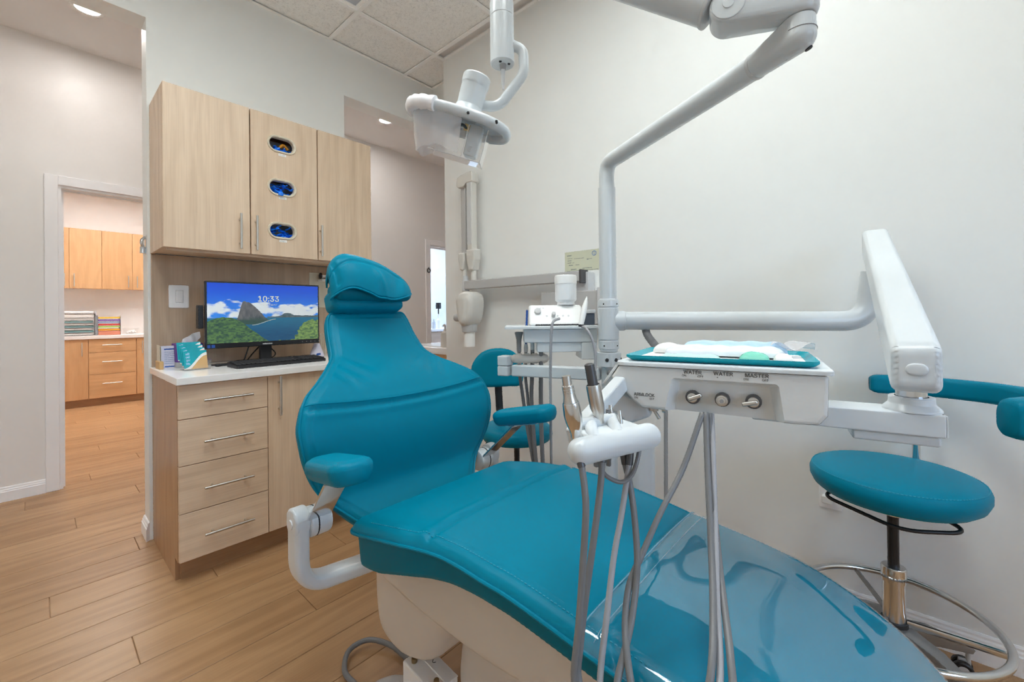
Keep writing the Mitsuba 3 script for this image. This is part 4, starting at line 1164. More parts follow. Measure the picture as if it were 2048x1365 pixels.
# arm rests: pad, flat bar, pivot and U shaped bracket
for sgn in (-1, 1):
    th_, ti_ = 0.13, 0.20
    AX = V(-sgn * math.sin(th_) * math.cos(ti_), math.cos(th_) * math.cos(ti_), -math.sin(ti_))
    SXv = V(math.cos(th_), sgn * math.sin(th_), 0)
    AR = np.c_[SXv, AX, np.cross(SXv, AX)]
    ac = V(XC + sgn * 0.370, 1.058, 0.768)
    pad_ = slab(rrect(0.108, 0.270, 0.046, 10), 0.008, lambda d, x, y: 0.012 + dome(0.020, 0.030)(d, x, y) - 0.0018 * np.exp(-((d - 0.012) / 0.002) ** 2), lambda d, x, y: 0.008 - dome(0.036, 0.022)(d, x, y), inset=(0.0008, 0.003, 0.008, 0.011, 0.013, 0.018, 0.024, 0.030))
    ar = part(dch, 'armrest', place(pad_, ac, AR[:, 0], AR[:, 1], AR[:, 2]), 'm_teal', smooth=True, label='teal armrest pad on a flat bar')
    q0, q1 = V(XC + sgn * 0.338, 1.272, 0.545), V(XC + sgn * 0.360, 1.085, 0.728)
    dq = (q1 - q0) / np.linalg.norm(q1 - q0)
    sx2_ = np.cross(dq, np.cross(V(1, 0, 0), dq))
    sx2_ /= np.linalg.norm(sx2_)
    part(ar, 'flat_bar', rbox((q0 + q1) / 2, (0.068, 0.007, np.linalg.norm(q1 - q0)), 0.002, 2, R=np.c_[sx2_, np.cross(dq, sx2_), dq]), 'm_chrome', label='polished flat metal bar')
    part(ar, 'pad_plate', rbox(ac - AR[:, 2] * 0.030, (0.05, 0.13, 0.006), 0.002, 2, R=AR), 'm_chrome')
    pv = part(ar, 'pivot', rod((XC + sgn * 0.368, 1.262, 0.566), (XC + sgn * 0.305, 1.262, 0.566), 0.043, bev=0.008), 'm_white', label='round white pivot')
    part(pv, 'groove', rod((XC + sgn * 0.349, 1.262, 0.566), (XC + sgn * 0.345, 1.262, 0.566), 0.0436, bev=0.0005), 'm_black')
    part(pv, 'cap', rod((XC + sgn * 0.405, 1.262, 0.575), (XC + sgn * 0.4125, 1.262, 0.575), 0.014, bev=0.003), 'm_white')
    br = bend([(XC + sgn * 0.388, 1.262, 0.590), (XC + sgn * 0.388, 1.262, 0.392), (XC + sgn * 0.10, 1.235, 0.375)], 0.085, 14)
    part(ar, 'bracket', tube(br, 0.021, 32, flat=1.75, up=(0, 1, 0.0), sq=0.55), 'm_white', label='white U shaped bracket')
    part(ar, 'bracket_end', place(slab(rrect(0.0735, 0.08, 0.034, 10), 0.008, lambda d, x, y: 0.021 - 0.006 + dome(0.006, 0.008)(d, x, y), lambda d, x, y: -(0.021 - 0.006 + dome(0.006, 0.008)(d, x, y)), inset=(0.001, 0.004, 0.008)), (XC + sgn * 0.388, 1.262, 0.578), (0, 1, 0), (0, 0, 1), (1, 0, 0)), 'm_white', smooth=40)

# body shroud under the seat, pedestal and base
sh = [(1.215, 0.47), (1.235, 0.36), (1.225, 0.235), (1.19, 0.175), (1.10, 0.150), (1.00, 0.175), (0.93, 0.225), (0.86, 0.325), (0.72, 0.40), (0.55, 0.44), (0.42, 0.46), (0.36, 0.50), (0.38, 0.535), (0.56, 0.565), (0.78, 0.555), (0.95, 0.530), (1.10, 0.500)]
shp = Polygon(spline(sh, 0.02, closed=True)).buffer(0)
W2 = 0.185
half_s = slab(shp, 0.014, lambda d, x, y: (W2 - 0.05) + dome(0.05, 0.06)(d, x, y), flat(0), inset=(0.002, 0.008, 0.018, 0.03, 0.045, 0.06), wall=False)
nv = len(half_s.vertices) // 2
hv, hf = half_s.vertices[:nv], half_s.faces[:len(half_s.faces) // 2]
mir = hv * V(1, 1, -1)
bnd = resample(shp.exterior.coords, 0.014)
nb = len(bnd)
kx = np.arange(nb)
side = np.vstack([np.stack([kx, (kx + 1) % nb, (kx + 1) % nb + nv], 1), np.stack([kx, (kx + 1) % nb + nv, kx + nv], 1)])
shm = trimesh.Trimesh(np.vstack([hv, mir]), np.vstack([hf, hf[:, ::-1] + nv, side]), process=False)
shm = place(shm, (XC, 0, 0), (0, 1, 0), (0, 0, 1), (1, 0, 0))
shm.fix_normals()
bs = part(dch, 'shroud', shm, 'm_cream', smooth=True, label='cream plastic shroud under the seat')
# upper rail of the shroud: a band with its own lower edge running forward and down
ra = [(1.20, 0.50), (1.205, 0.405), (1.10, 0.378), (0.86, 0.362), (0.62, 0.372), (0.38, 0.418), (0.16, 0.445), (0.10, 0.50), (0.30, 0.555), (0.62, 0.585), (0.80, 0.575), (1.00, 0.545)]
rap = Polygon(spline(ra, 0.02, closed=True)).buffer(0)
rm = slab(rap, 0.016, lambda d, x, y: 0.205 - 0.012 + dome(0.012, 0.02)(d, x, y), lambda d, x, y: -(0.205 - 0.012 + dome(0.012, 0.02)(d, x, y)), inset=(0.002, 0.006, 0.012, 0.02))
part(dch, 'frame_rail', place(rm, (XC, 0, 0), (0, 1, 0), (0, 0, 1), (1, 0, 0)).copy(), 'm_cream', smooth=40, label='cream side rail under the cushion')
scene[[k for k in scene if k.endswith('frame_rail')][0]]['face_normals'] = False
ped = [(0.885, 0.04), (0.935, 0.20), (0.87, 0.30), (0.72, 0.40), (0.50, 0.42), (0.44, 0.30), (0.42, 0.06)]
pp = Polygon(spline(ped, 0.02, closed=True)).buffer(0).intersection(shapely.box(0, 0.05, 2, 0.5))
pm = slab(pp, 0.016, lambda d, x, y: 0.055 + dome(0.03, 0.04)(d, x, y), lambda d, x, y: -(0.055 + dome(0.03, 0.04)(d, x, y)), inset=(0.002, 0.008, 0.018, 0.04))
part(dch, 'pedestal', place(pm, (XC, 0, 0), (0, 1, 0), (0, 0, 1), (1, 0, 0)), 'm_cream', smooth=40, label='cream pedestal')
part(dch, 'base_plate', place(bevel_plate(Polygon([(-0.22, 0.20), (0.22, 0.20), (0.22, 0.50), (0.03, 0.86), (-0.03, 0.86), (-0.22, 0.50)]).buffer(0.04, 6), 0.055, 0.02, 0.02), (XC, 0, 0), (1, 0, 0), (0, 1, 0), (0, 0, 1)), 'm_cream', smooth=40)

# white utility box, foot control and looped cable on the floor
ub = thing('utility_box', 'white utility box with fittings and pen scribbles on the floor under the chair', 'utility box')
UA = math.radians(-4)
UR = np.array([[math.cos(UA), -math.sin(UA), 0], [math.sin(UA), math.cos(UA), 0], [0, 0, 1.0]])
uput = lambda v: v @ UR.T + V(0.762, 1.020, 0)
part(ub, 'body', mapped(rbox((0.0, 0.0, 0.062), (0.085, 0.165, 0.124), 0.006), uput), 'm_softwhite')
part(ub, 'cover', mapped(rbox((0.022, 0.0, 0.1245), (0.040, 0.167, 0.004), 0.0015, 1), uput), 'm_softwhite', smooth=False)
part(ub, 'fitting', mapped(join(rod((-0.02, 0.05, 0.124), (-0.02, 0.05, 0.137), 0.009, n=12), rod((-0.02, 0.05, 0.137), (-0.02, 0.05, 0.152), 0.004, n=10)), uput), 'm_darkbrass')
mat('m_darkbrass', (0.30, 0.22, 0.12), 0.35, metal=0.8)
part(ub, 'fitting', mapped(rod((-0.02, -0.065, 0.124), (-0.02, -0.065, 0.142), 0.008, n=12), uput), 'm_darkbrass')
part(ub, 'scribble', mapped(join(*[tube(spline(p, 0.003), 0.0012, 5) for p in ([(0.006, 0.060, 0.127), (0.018, 0.050, 0.127), (0.013, 0.044, 0.127), (0.026, 0.036, 0.127)], [(0.024, 0.066, 0.127), (0.014, 0.050, 0.127)], [(0.034, 0.026, 0.127), (0.016, 0.008, 0.127), (0.022, 0.001, 0.127)], [(0.008, 0.030, 0.127), (0.020, 0.034, 0.127), (0.032, 0.046, 0.127)])]), uput), 'm_ink', label='black pen scribbles')
fp = thing('foot_control', 'grey round foot control on the floor beside the utility box', 'foot control')
part(fp, 'disc', lathe([(0, 0), (0.088, 0), (0.092, 0.006), (0.088, 0.020), (0.070, 0.030), (0, 0.034)], (0.690, 1.120, 0)), 'm_midgrey')
part(fp, 'connector', rbox((0.745, 1.075, 0.045), (0.035, 0.03, 0.02), 0.004), 'm_softwhite')
solo('floor_cable', tube(spline([(0.655, 1.255, 0.009), (0.655, 1.325, 0.014), (0.700, 1.385, 0.022), (0.765, 1.375, 0.026), (0.805, 1.305, 0.022), (0.815, 1.225, 0.016), (0.800, 1.165, 0.030), (0.782, 1.110, 0.060)], 0.012), 0.0085, 12), 'm_hose', 'grey cable looped on the wood floor behind the utility box', 'cable')
# ================================================================== the delivery unit: post, arms, console, instruments
PTS = {
    'A': [(0.566, 0.366, 0.934), (0.564, 0.361, 0.920), (0.560, 0.354, 0.892), (0.555, 0.349, 0.856), (0.543, 0.348, 0.778), (0.528, 0.346, 0.705), (0.513, 0.345, 0.629), (0.508, 0.321, 0.594), (0.520, 0.270, 0.592), (0.550, 0.221, 0.616), (0.589, 0.192, 0.643), (0.618, 0.189, 0.672), (0.683, 0.206, 0.719), (0.755, 0.230, 0.784), (0.815, 0.252, 0.874), (0.861, 0.268, 0.965)],
    'B': [(0.622, 0.356, 0.930), (0.616, 0.355, 0.915), (0.605, 0.353, 0.874), (0.579, 0.352, 0.795), (0.559, 0.353, 0.728), (0.540, 0.352, 0.663), (0.526, 0.346, 0.620), (0.519, 0.308, 0.587), (0.528, 0.246, 0.590), (0.571, 0.190, 0.611), (0.608, 0.163, 0.647), (0.641, 0.171, 0.675), (0.690, 0.191, 0.706), (0.748, 0.216, 0.755), (0.815, 0.245, 0.855), (0.871, 0.264, 0.962)],
    'C': [(0.685, 0.338, 0.931), (0.678, 0.338, 0.898), (0.670, 0.340, 0.867), (0.650, 0.340, 0.817), (0.624, 0.340, 0.763), (0.590, 0.334, 0.694), (0.550, 0.325, 0.615), (0.526, 0.300, 0.593), (0.533, 0.248, 0.602), (0.567, 0.202, 0.619), (0.601, 0.179, 0.646), (0.631, 0.182, 0.668), (0.693, 0.203, 0.716), (0.786, 0.232, 0.809), (0.838, 0.249, 0.903), (0.877, 0.262, 0.960)],
    'D': [(0.684, 0.354, 0.924), (0.683, 0.348, 0.895), (0.678, 0.338, 0.868), (0.669, 0.326, 0.822), (0.654, 0.314, 0.760), (0.638, 0.310, 0.714), (0.609, 0.304, 0.680), (0.578, 0.301, 0.651), (0.554, 0.299, 0.628), (0.536, 0.289, 0.607), (0.538, 0.279, 0.598), (0.556, 0.274, 0.613), (0.562, 0.282, 0.632), (0.581, 0.298, 0.659), (0.608, 0.313, 0.683), (0.640, 0.321, 0.719), (0.684, 0.318, 0.752), (0.738, 0.309, 0.803), (0.801, 0.291, 0.869), (0.857, 0.273, 0.963)],
    'loop': [(0.616, 0.362, 0.930), (0.622, 0.363, 0.908), (0.634, 0.358, 0.887), (0.655, 0.342, 0.874), (0.671, 0.331, 0.883), (0.682, 0.326, 0.904), (0.695, 0.326, 0.927)],
    'thin': [(1.167, 0.496, 0.913), (1.170, 0.494, 0.828), (1.167, 0.497, 0.729), (1.164, 0.502, 0.615)],
    's1': [(1.408, 1.217, 1.004), (1.410, 1.215, 0.892), (1.417, 1.208, 0.810), (1.430, 1.195, 0.669), (1.449, 1.174, 0.493), (1.482, 1.168, 0.313)],
    's2': [(1.428, 1.194, 1.003), (1.419, 1.191, 0.891), (1.424, 1.185, 0.808), (1.439, 1.185, 0.669), (1.454, 1.169, 0.493), (1.486, 1.164, 0.313)],
    's3': [(1.432, 1.160, 1.005), (1.430, 1.163, 0.887), (1.428, 1.166, 0.801), (1.432, 1.162, 0.674), (1.441, 1.153, 0.500), (1.472, 1.149, 0.322)],
    's4': [(1.441, 1.120, 1.006), (1.440, 1.122, 0.894), (1.439, 1.123, 0.737), (1.444, 1.120, 0.507), (1.471, 1.121, 0.330)],
    'dev': [(1.338, 0.949, 1.141), (1.308, 0.953, 1.133), (1.293, 0.954, 1.100), (1.298, 0.965, 0.947), (1.314, 0.978, 0.733), (1.339, 0.996, 0.558), (1.375, 1.018, 0.393)],
    'scal': [(1.370, 0.868, 1.110), (1.354, 0.841, 1.105), (1.350, 0.816, 1.072), (1.350, 0.801, 1.018), (1.341, 0.797, 0.947), (1.310, 0.786, 0.903), (1.309, 0.789, 0.765), (1.330, 0.796, 0.616)],
    'arm_grey': [(1.550, 0.696, 1.104), (1.537, 0.681, 1.073), (1.526, 0.663, 1.040), (1.514, 0.647, 0.986)],
}
PX, PY_ = 1.470, 0.812           # the post
post = thing('unit_post', 'tall white post with collars behind the chair, carrying all the arms', 'post')
part(post, 'lower_tube', rod((PX, PY_, 0.0), (PX, PY_, 0.99), 0.029), 'm_white')
part(post, 'base_flange', lathe([(0, 0), (0.11, 0), (0.11, 0.012), (0.10, 0.02), (0.045, 0.03), (0.032, 0.06), (0, 0.06)], (PX, PY_, 0)), 'm_white')
part(post, 'clamp', rod((PX, PY_, 0.955), (PX, PY_, 1.010), 0.046, bev=0.003), 'm_white')
part(post, 'screw', join(*[rod((PX + 0.046 * math.cos(a), PY_ + 0.046 * math.sin(a), 0.983), (PX + 0.048 * math.cos(a), PY_ + 0.048 * math.sin(a), 0.983), 0.007, n=10) for a in (3.5, 4.25, 5.0)]), 'm_blackmatte')
part(post, 'swivel', lathe([(0.031, 1.012), (0.036, 1.022), (0.039, 1.024), (0.039, 1.05), (0.0395, 1.052), (0.0365, 1.054), (0.0365, 1.058), (0.0395, 1.06), (0.0395, 1.178), (0.0365, 1.180), (0.0365, 1.184), (0.0395, 1.186), (0.0395, 1.205), (0.036, 1.214), (0.030, 1.216)], (PX, PY_, 0), n=48), 'm_white', label='thick white swivel collar')
part(post, 'screw', join(*[rod((PX + 0.0385 * math.cos(a), PY_ + 0.0385 * math.sin(a), z), (PX + 0.0402 * math.cos(a), PY_ + 0.0402 * math.sin(a), z), 0.003, n=8) for a in (3.2, 4.6) for z in (1.036, 1.195)]), 'm_blackmatte')
part(post, 'middle_tube', rod((PX, PY_, 1.21), (PX, PY_, 1.645), 0.0325), 'm_white')
part(post, 'upper_tube', tube(bend([(PX, PY_, 1.64), (PX, PY_, 1.7395), (1.405, 0.6988, 1.7395)], 0.055, 16), 0.0287, 32), 'm_white')
lamp = thing('dental_lamp', 'white dental lamp with an oval rim, hanging on a jointed tube arm above the chair', 'dental lamp')
# light arm to the elbow over the chair
arm = part(lamp, 'light_arm', rod((1.408, 0.704, 1.7395), (1.120, 0.205, 1.740), 0.0285, bev=0.002, n=36), 'm_white', label='long white tube from the post to the elbow')
part(arm, 'ring', rod((1.137, 0.234, 1.740), (1.132, 0.226, 1.740), 0.0305, bev=0.001, n=36), 'm_lightgrey')
part(arm, 'elbow', trimesh.convex.convex_hull(np.vstack([rod((1.135, 0.231, 1.740), (1.100, 0.170, 1.742), 0.029, n=32).vertices, trimesh.creation.icosphere(3, 0.031).vertices + V(1.080, 0.136, 1.741), rod((1.080, 0.136, 1.741), (1.080, 0.136, 1.779), 0.0295, n=32).vertices])), 'm_white', smooth=50)
part(arm, 'slot', tube([(1.116, 0.196, 1.7175), (1.104, 0.178, 1.7148), (1.094, 0.160, 1.7135)], 0.0035, 8), 'm_blackmatte')
part(arm, 'groove', tube([(1.080 + 0.0312 * math.cos(a), 0.136 + 0.0312 * math.sin(a), 1.750) for a in np.linspace(2.6, 6.6, 24)], 0.0009, 6), 'm_grey')
part(arm, 'bore', rod((1.086, 0.122, 1.7170), (1.087, 0.120, 1.7125), 0.0075, n=16), 'm_blackmatte')
# second arm with its knuckle
A2, B2 = V(1.030, 0.262, 1.826), V(0.893, 0.745, 2.165)
A2d = (B2 - A2) / np.linalg.norm(B2 - A2)
hinge_n = np.cross(A2d, (0, 0, 1))
hinge_n /= np.linalg.norm(hinge_n)
arm2 = part(lamp, 'spring_arm', rod(A2 + A2d * 0.046, B2, 0.041, bev=0.004, n=40), 'm_white', label='thick white spring arm from the elbow to the lamp')
part(arm2, 'knuckle', trimesh.convex.convex_hull(np.vstack([lathe([(0, 0), (0.029, 0.001), (0.033, 0.005), (0.036, 0.014), (0.0365, 0.035), (0.033, 0.055), (0.024, 0.067), (0, 0.071)], (1.080, 0.136, 1.780), n=32).vertices, rod((1.052, 0.200, 1.815), (1.036, 0.250, 1.822), 0.037, n=32).vertices, rod(A2 - hinge_n * 0.036, A2 + hinge_n * 0.036, 0.0375, bev=0.006, n=40).vertices])), 'm_white', smooth=50, label='rounded white knuckle')
part(arm2, 'slot', bx(1.056, 1.062, 0.150, 0.185, 1.83, 1.855), 'm_blackmatte')
part(arm2, 'hinge_disc', rod(A2 - hinge_n * 0.0385, A2 + hinge_n * 0.0385, 0.033, bev=0.002, n=40), 'm_white')
part(arm2, 'hinge_cap', rod(A2 - hinge_n * 0.0405, A2 - hinge_n * 0.038, 0.011, bev=0.001), 'm_white')
part(arm2, 'hinge_cap', rod(A2 + hinge_n * 0.0405, A2 + hinge_n * 0.038, 0.011, bev=0.001), 'm_white')
part(arm2, 'ring', rod(A2 + A2d * 0.040, A2 + A2d * 0.047, 0.0435, bev=0.0015, n=40), 'm_lightgrey')
part(arm2, 'end_knuckle', rod((0.875, 0.806, 2.12), (0.875, 0.806, 2.24), 0.045, bev=0.012), 'm_white')
part(arm2, 'link', rod(B2, (0.878, 0.798, 2.195), 0.036, bev=0.006), 'm_white')

# ---- the lamp
LX, LY = 0.875, 0.806
part(lamp, 'stem', lathe([(0, 1.863), (0.030, 1.863), (0.0335, 1.866), (0.0335, 1.993), (0.0325, 1.994), (0.0325, 1.996), (0.0335, 1.997), (0.0335, 2.035), (0.029, 2.055), (0.0275, 2.06), (0.0275, 2.125), (0, 2.125)], (LX, LY, 0)), 'm_white')
part(lamp, 'screw', join(rod((LX - 0.017, LY - 0.008, 1.8645), (LX - 0.017, LY - 0.008, 1.861), 0.004, n=10), rod((LX + 0.008, LY - 0.018, 1.8645), (LX + 0.008, LY - 0.018, 1.861), 0.004, n=10)), 'm_blackmatte')
part(lamp, 'pin_cap', rod((LX, LY - 0.002, 1.864), (LX, LY - 0.002, 1.848), 0.010, 0.008), 'm_grey')
part(lamp, 'pin', lathe([(0, 1.853), (0.0068, 1.853), (0.0055, 1.83), (0.0035, 1.796), (0.0015, 1.792), (0, 1.792)], (LX, LY - 0.002, 0), n=16), 'm_lightgrey')
yk = bend([(0.893, 0.787, 1.920), (0.915, 0.762, 1.905), (0.912, 0.758, 1.835), (0.866, 0.815, 1.742), (0.826, 0.860, 1.752)], [0.03, 0.06, 0.055], 14)
part(lamp, 'yoke', tube(yk, 0.0140, 20), 'm_white', label='bent white tube yoke')
LE1 = V(0.192, -0.214, -0.088)
LE1 /= np.linalg.norm(LE1)
LE2 = V(0.70, 0.66, 0.10)
LE2 -= LE1 * (LE1 @ LE2)
LE2 /= np.linalg.norm(LE2)
LE3 = np.cross(LE1, LE2)
LC = V(0.782, 0.880, 1.694)
lp = lambda m: place(m, LC, LE1, LE2, LE3)
part(lamp, 'housing', lp(lathe([(0.030, 0.012), (0.034, 0.03), (0.036, 0.10), (0.038, 0.103), (0.038, 0.125), (0.035, 0.129), (0, 0.130)], (0.012, 0.0, 0.0))), 'm_white', label='white cylindrical lamp housing')
part(lamp, 'housing_base', lp(lathe([(0.055, 0.008), (0.050, 0.018), (0.040, 0.032), (0.036, 0.045)], (0.012, 0.0, 0.0))), 'm_white')
oa = np.linspace(0, 2 * np.pi, 96, endpoint=False)
oval = np.c_[0.134 * np.sign(np.cos(oa)) * np.abs(np.cos(oa)) ** 0.8, 0.088 * np.sign(np.sin(oa)) * np.abs(np.sin(oa)) ** 0.9, np.zeros(96)]
part(lamp, 'rim', lp(tube(oval, 0.0105, 16, closed=True, flat=1.35, up=(0, 0, 1))), 'm_white', label='oval white rim with handles at both ends')
part(lamp, 'rim_screw', lp(join(*[rod((x, -0.0865 + abs(x) * 0.02, -0.002), (x, -0.101 + abs(x) * 0.02, -0.002), 0.0035, n=10) for x in (0.035, 0.11)])), 'm_blackmatte')
part(lamp, 'top_dish', lp(slab(Polygon(oval[:, :2] * 0.97), 0.008, lambda d, x, y: 0.002 + dome(0.022, 0.07)(d, x, y), lambda d, x, y: 0.0 + dome(0.0195, 0.07)(d, x, y), inset=(0.002, 0.01, 0.03))), 'm_white', smooth=True, label='white reflector dish')
part(lamp, 'center_post', lp(rbox((0.052, -0.010, -0.045), (0.036, 0.036, 0.085), 0.004)), 'm_white', label='white post under the rim')
part(lamp, 'post_dial', lp(rbox((0.050, -0.029, -0.070), (0.010, 0.003, 0.016), 0.0015, 1)), 'm_lightgrey')
part(lamp, 'bulb_holder', lp(join(rbox((0.004, 0.0, -0.030), (0.040, 0.020, 0.018), 0.003), rod((-0.030, 0, -0.028), (-0.010, 0, -0.028), 0.0055), rod((-0.048, 0, -0.024), (-0.030, 0, -0.026), 0.004))), 'm_lightgrey')
part(lamp, 'bulb_clip', lp(tube(spline([(-0.012, -0.010, -0.030), (-0.004, -0.014, -0.016), (0.012, -0.014, -0.010), (0.024, -0.010, -0.016)], 0.004), 0.0042, 8)), 'm_black')
part(lamp, 'bulb_tag', lp(rbox((0.026, -0.010, -0.012), (0.022, 0.006, 0.018), 0.002, 1)), 'm_amberpale')
mat('m_amberpale', (0.75, 0.56, 0.20), 0.5)
sh_v = [bx(-0.060, 0.085, -0.034, -0.033, -0.098, -0.004), bx(-0.060, 0.085, 0.033, 0.034, -0.098, -0.004), bx(-0.060, 0.085, -0.033, 0.033, -0.0995, -0.0985), bx(0.085, 0.086, -0.033, 0.033, -0.0985, -0.004)]
part(lamp, 'shield', lp(join(*sh_v)), 'm_clear', smooth=False, label='clear plastic shield')
part(lamp, 'shield_edge', lp(join(tube([(-0.060, -0.034, -0.099), (0.086, -0.034, -0.099)], 0.0016, 6), tube([(0.086, -0.034, -0.099), (0.086, 0.034, -0.099)], 0.0016, 6), tube([(0.033, -0.034, -0.099), (0.033, -0.034, -0.01)], 0.0012, 6), tube([(0.086, -0.034, -0.099), (0.086, -0.034, -0.01)], 0.0012, 6))), 'm_softwhite', smooth=True)
# plastic bag over the left end
bag = thing('plastic_bag', 'crumpled clear plastic bag pulled over the left end of the dental lamp', 'plastic bag')
bo = np.linspace(0.5 * np.pi, 1.5 * np.pi, 40)
bl1 = np.c_[0.140 * np.sign(np.cos(bo)) * np.abs(np.cos(bo)) ** 0.8, 0.094 * np.sin(bo), np.zeros(40)]
bagl = bl1[4:-4]
part(bag, 'sleeve', lp(tube(bagl, 0.0150 + 0.0012 * np.sin(np.arange(len(bagl)) * 1.9), 14, flat=1.25, up=(0, 0, 1))), 'm_bag', label='white looking part stretched over the rim')
gu, gv = np.meshgrid(np.linspace(0, 1, 40), np.linspace(0, 1, 22), indexing='ij')
aa = np.pi * (0.60 + 0.93 * gu)
rr_ = 1 - 0.16 * gv
bx_ = 0.134 * np.sign(np.cos(aa)) * np.abs(np.cos(aa)) ** 0.8 * rr_ + 0.012 * gv
by_ = 0.088 * np.sin(aa) * rr_
bz_ = -0.008 - gv * (0.082 + 0.018 * np.sin(gu * 3.1)) + 0.006 * np.sin(gu * 17) * gv + 0.003 * np.sin(gu * 34 + gv * 9) * gv
bv = np.stack([bx_, by_, bz_], -1).reshape(-1, 3)
bi = lambda i, j: i * 22 + j
bf = [f for i in range(39) for j in range(21) for f in ((bi(i, j), bi(i + 1, j), bi(i + 1, j + 1)), (bi(i, j), bi(i + 1, j + 1), bi(i, j + 1)))]
part(bag, 'skirt', lp(trimesh.Trimesh(bv, bf, process=False)), 'm_bagfilm', smooth=True, label='milky see-through skirt')
scene['m_bagfilm'] = {'type': 'blendbsdf', 'weight': 0.36, 'a': {'type': 'thindielectric', 'int_ior': 1.4}, 'b': {'type': 'twosided', 'bsdf': {'type': 'principled', 'base_color': rgb(0.88, 0.87, 0.90), 'roughness': 0.4}}}

# ---- delivery arm: horizontal tube, spring arm, collar, bracket
da = thing('delivery_arm', 'white delivery arm: horizontal tube from the post, then a sloping box arm', 'arm')
part(da, 'tube', tube(bend([(1.500, 0.775, 1.130), (1.905, 0.060, 1.122), (1.915, 0.040, 1.29)], 0.085, 14), 0.0345, 30), 'm_white')
part(da, 'socket', rod((1.508, 0.762, 1.130), (1.484, 0.797, 1.130), 0.0385, bev=0.004), 'm_white')
SA, SB = V(1.010, -0.034), V(1.935, 0.036)
sdv = (SB - SA) / np.linalg.norm(SB - SA)
prof = Polygon([(0, 1.022), (0, 1.090), (0.012, 1.102), (0.90, 1.436), (0.93, 1.430), (0.93, 1.352), (0.90, 1.338), (0.06, 1.026), (0.02, 1.013)]).buffer(-0.010).buffer(0.010, 8)
hw = 0.0335
sa = slab(prof, 0.010, lambda d, x, y: hw - 0.012 + dome(0.012, 0.012)(d, x, y), lambda d, x, y: -(hw - 0.012 + dome(0.012, 0.012)(d, x, y)), inset=(0.0006, 0.0022, 0.006, 0.012))
box_arm = part(da, 'box_arm', place(sa, (SA[0], SA[1], 0), (sdv[0], sdv[1], 0), (0, 0, 1), (sdv[1], -sdv[0], 0)), 'm_white', smooth=40, label='long white box shaped spring arm')
bp_ = lambda q, s, z: (SA[0] + sdv[0] * q + sdv[1] * s, SA[1] + sdv[1] * q - sdv[0] * s, z)
part(box_arm, 'button', place(slab(stadium(0.030, 0.022), 0.003, lambda d, x, y: 0.0005 + dome(0.0025, 0.006)(d, x, y), flat(0), inset=(0.001, 0.003, 0.006)), bp_(0.0, 0.0, 1.056), (sdv[1], -sdv[0], 0), (0, 0, 1), (-sdv[0], -sdv[1], 0)), 'm_white', label='oval button on the arm end')
CP = V(1.071, -0.028, 0)
part(da, 'pin', rod(CP + V(0, 0, 0.99), CP + V(0, 0, 1.030), 0.022, bev=0.002), 'm_chrome', label='chrome pin under the arm end')
part(da, 'collar', lathe([(0.042, 0.976), (0.041, 0.980), (0.034, 0.987), (0.0325, 0.990), (0.0325, 0.999), (0.031, 1.001), (0.024, 1.001)], CP, n=44), 'm_white')
CD, CN = V(-0.1903, 0.9817, 0), V(0.9817, 0.1903, 0)
CO = V(0.898, 0.076, 1.058)


def con(m):
    """console frame: x to the left end, y up, z away from the front (to the wall)"""
    return place(m, CO, CD, (0, 0, 1), CN)


cpt = lambda s, z, k: CO + CD * s + V(0, 0, z) + CN * k
part(da, 'bracket', con(bx(-0.172, 0.12, -0.122, -0.082, 0.112, 0.190, 0.003)), 'm_white', label='flat white bracket under the collar')
part(da, 'bracket_box', con(bx(-0.168, -0.045, -0.141, -0.122, 0.122, 0.180, 0.004)), 'm_white')
part(da, 'bracket_cap', con(bx(-0.1745, -0.172, -0.121, -0.083, 0.114, 0.188, 0.001)), 'm_white')

# ---- console
cn = thing('instrument_console', 'white delivery console with three knobs and printed switch names', 'console')
outl = Polygon([(0.002, -0.010), (0.004, -0.080), (0.016, -0.096), (0.050, -0.099), (0.075, -0.0965), (0.280, -0.0965), (0.318, -0.097), (0.334, -0.086), (0.384, -0.037), (0.366, -0.010)]).buffer(-0.006).buffer(0.006, 6)
outl = outl.intersection(shapely.box(-1, -1, 1, -0.008))
layers = [(0.0, 0.0065), (0.0008, 0.0040), (0.0026, 0.0016), (0.0065, 0.0), (0.250, 0.0)]
body = trimesh.convex.convex_hull(np.vstack([np.c_[np.array(outl.buffer(-i_).exterior.coords), np.full(len(outl.buffer(-i_).exterior.coords), k_)] for k_, i_ in layers]))
body = con(body)
body.fix_normals()
bman = to_man(body)
cut = trimesh.convex.convex_hull(np.array([(0.262, -0.030, -0.02), (0.070, -0.030, -0.02), (0.058, -0.13, -0.02), (0.285, -0.13, -0.02), (0.243, -0.040, 0.016), (0.090, -0.040, 0.016), (0.080, -0.13, 0.016), (0.258, -0.13, 0.016)]))
cutp = rbox((0, 0, 0), (0.001, 0.001, 0.001), 0.0004, 1)
cut = trimesh.convex.convex_hull(np.vstack([v + _octant(2) * s_ * 0.006 for v in cut.vertices for s_ in (V(1, 1, 1), V(-1, 1, 1), V(1, -1, 1), V(1, 1, -1), V(-1, -1, 1), V(1, -1, -1), V(-1, 1, -1), V(-1, -1, -1))]))
cutm = con(cut)
cutm.fix_normals()
part(cn, 'body', to_tri(bman - to_man(cutm)), 'm_tex', smooth=28, label='textured grey white console body with a recess')
lidp = Polygon([(-0.006, -0.004), (0.366, -0.004), (0.372, 0.01), (0.366, 0.268), (-0.006, 0.268)]).buffer(-0.004).buffer(0.004, 6)
lid = bevel_plate(lidp, 0.0085, 0.003, 0.012)
part(cn, 'lid', place(lid, CO + V(0, 0, -0.009), CD, CN, (0, 0, 1)), 'm_white', smooth=40, label='smooth white lid')
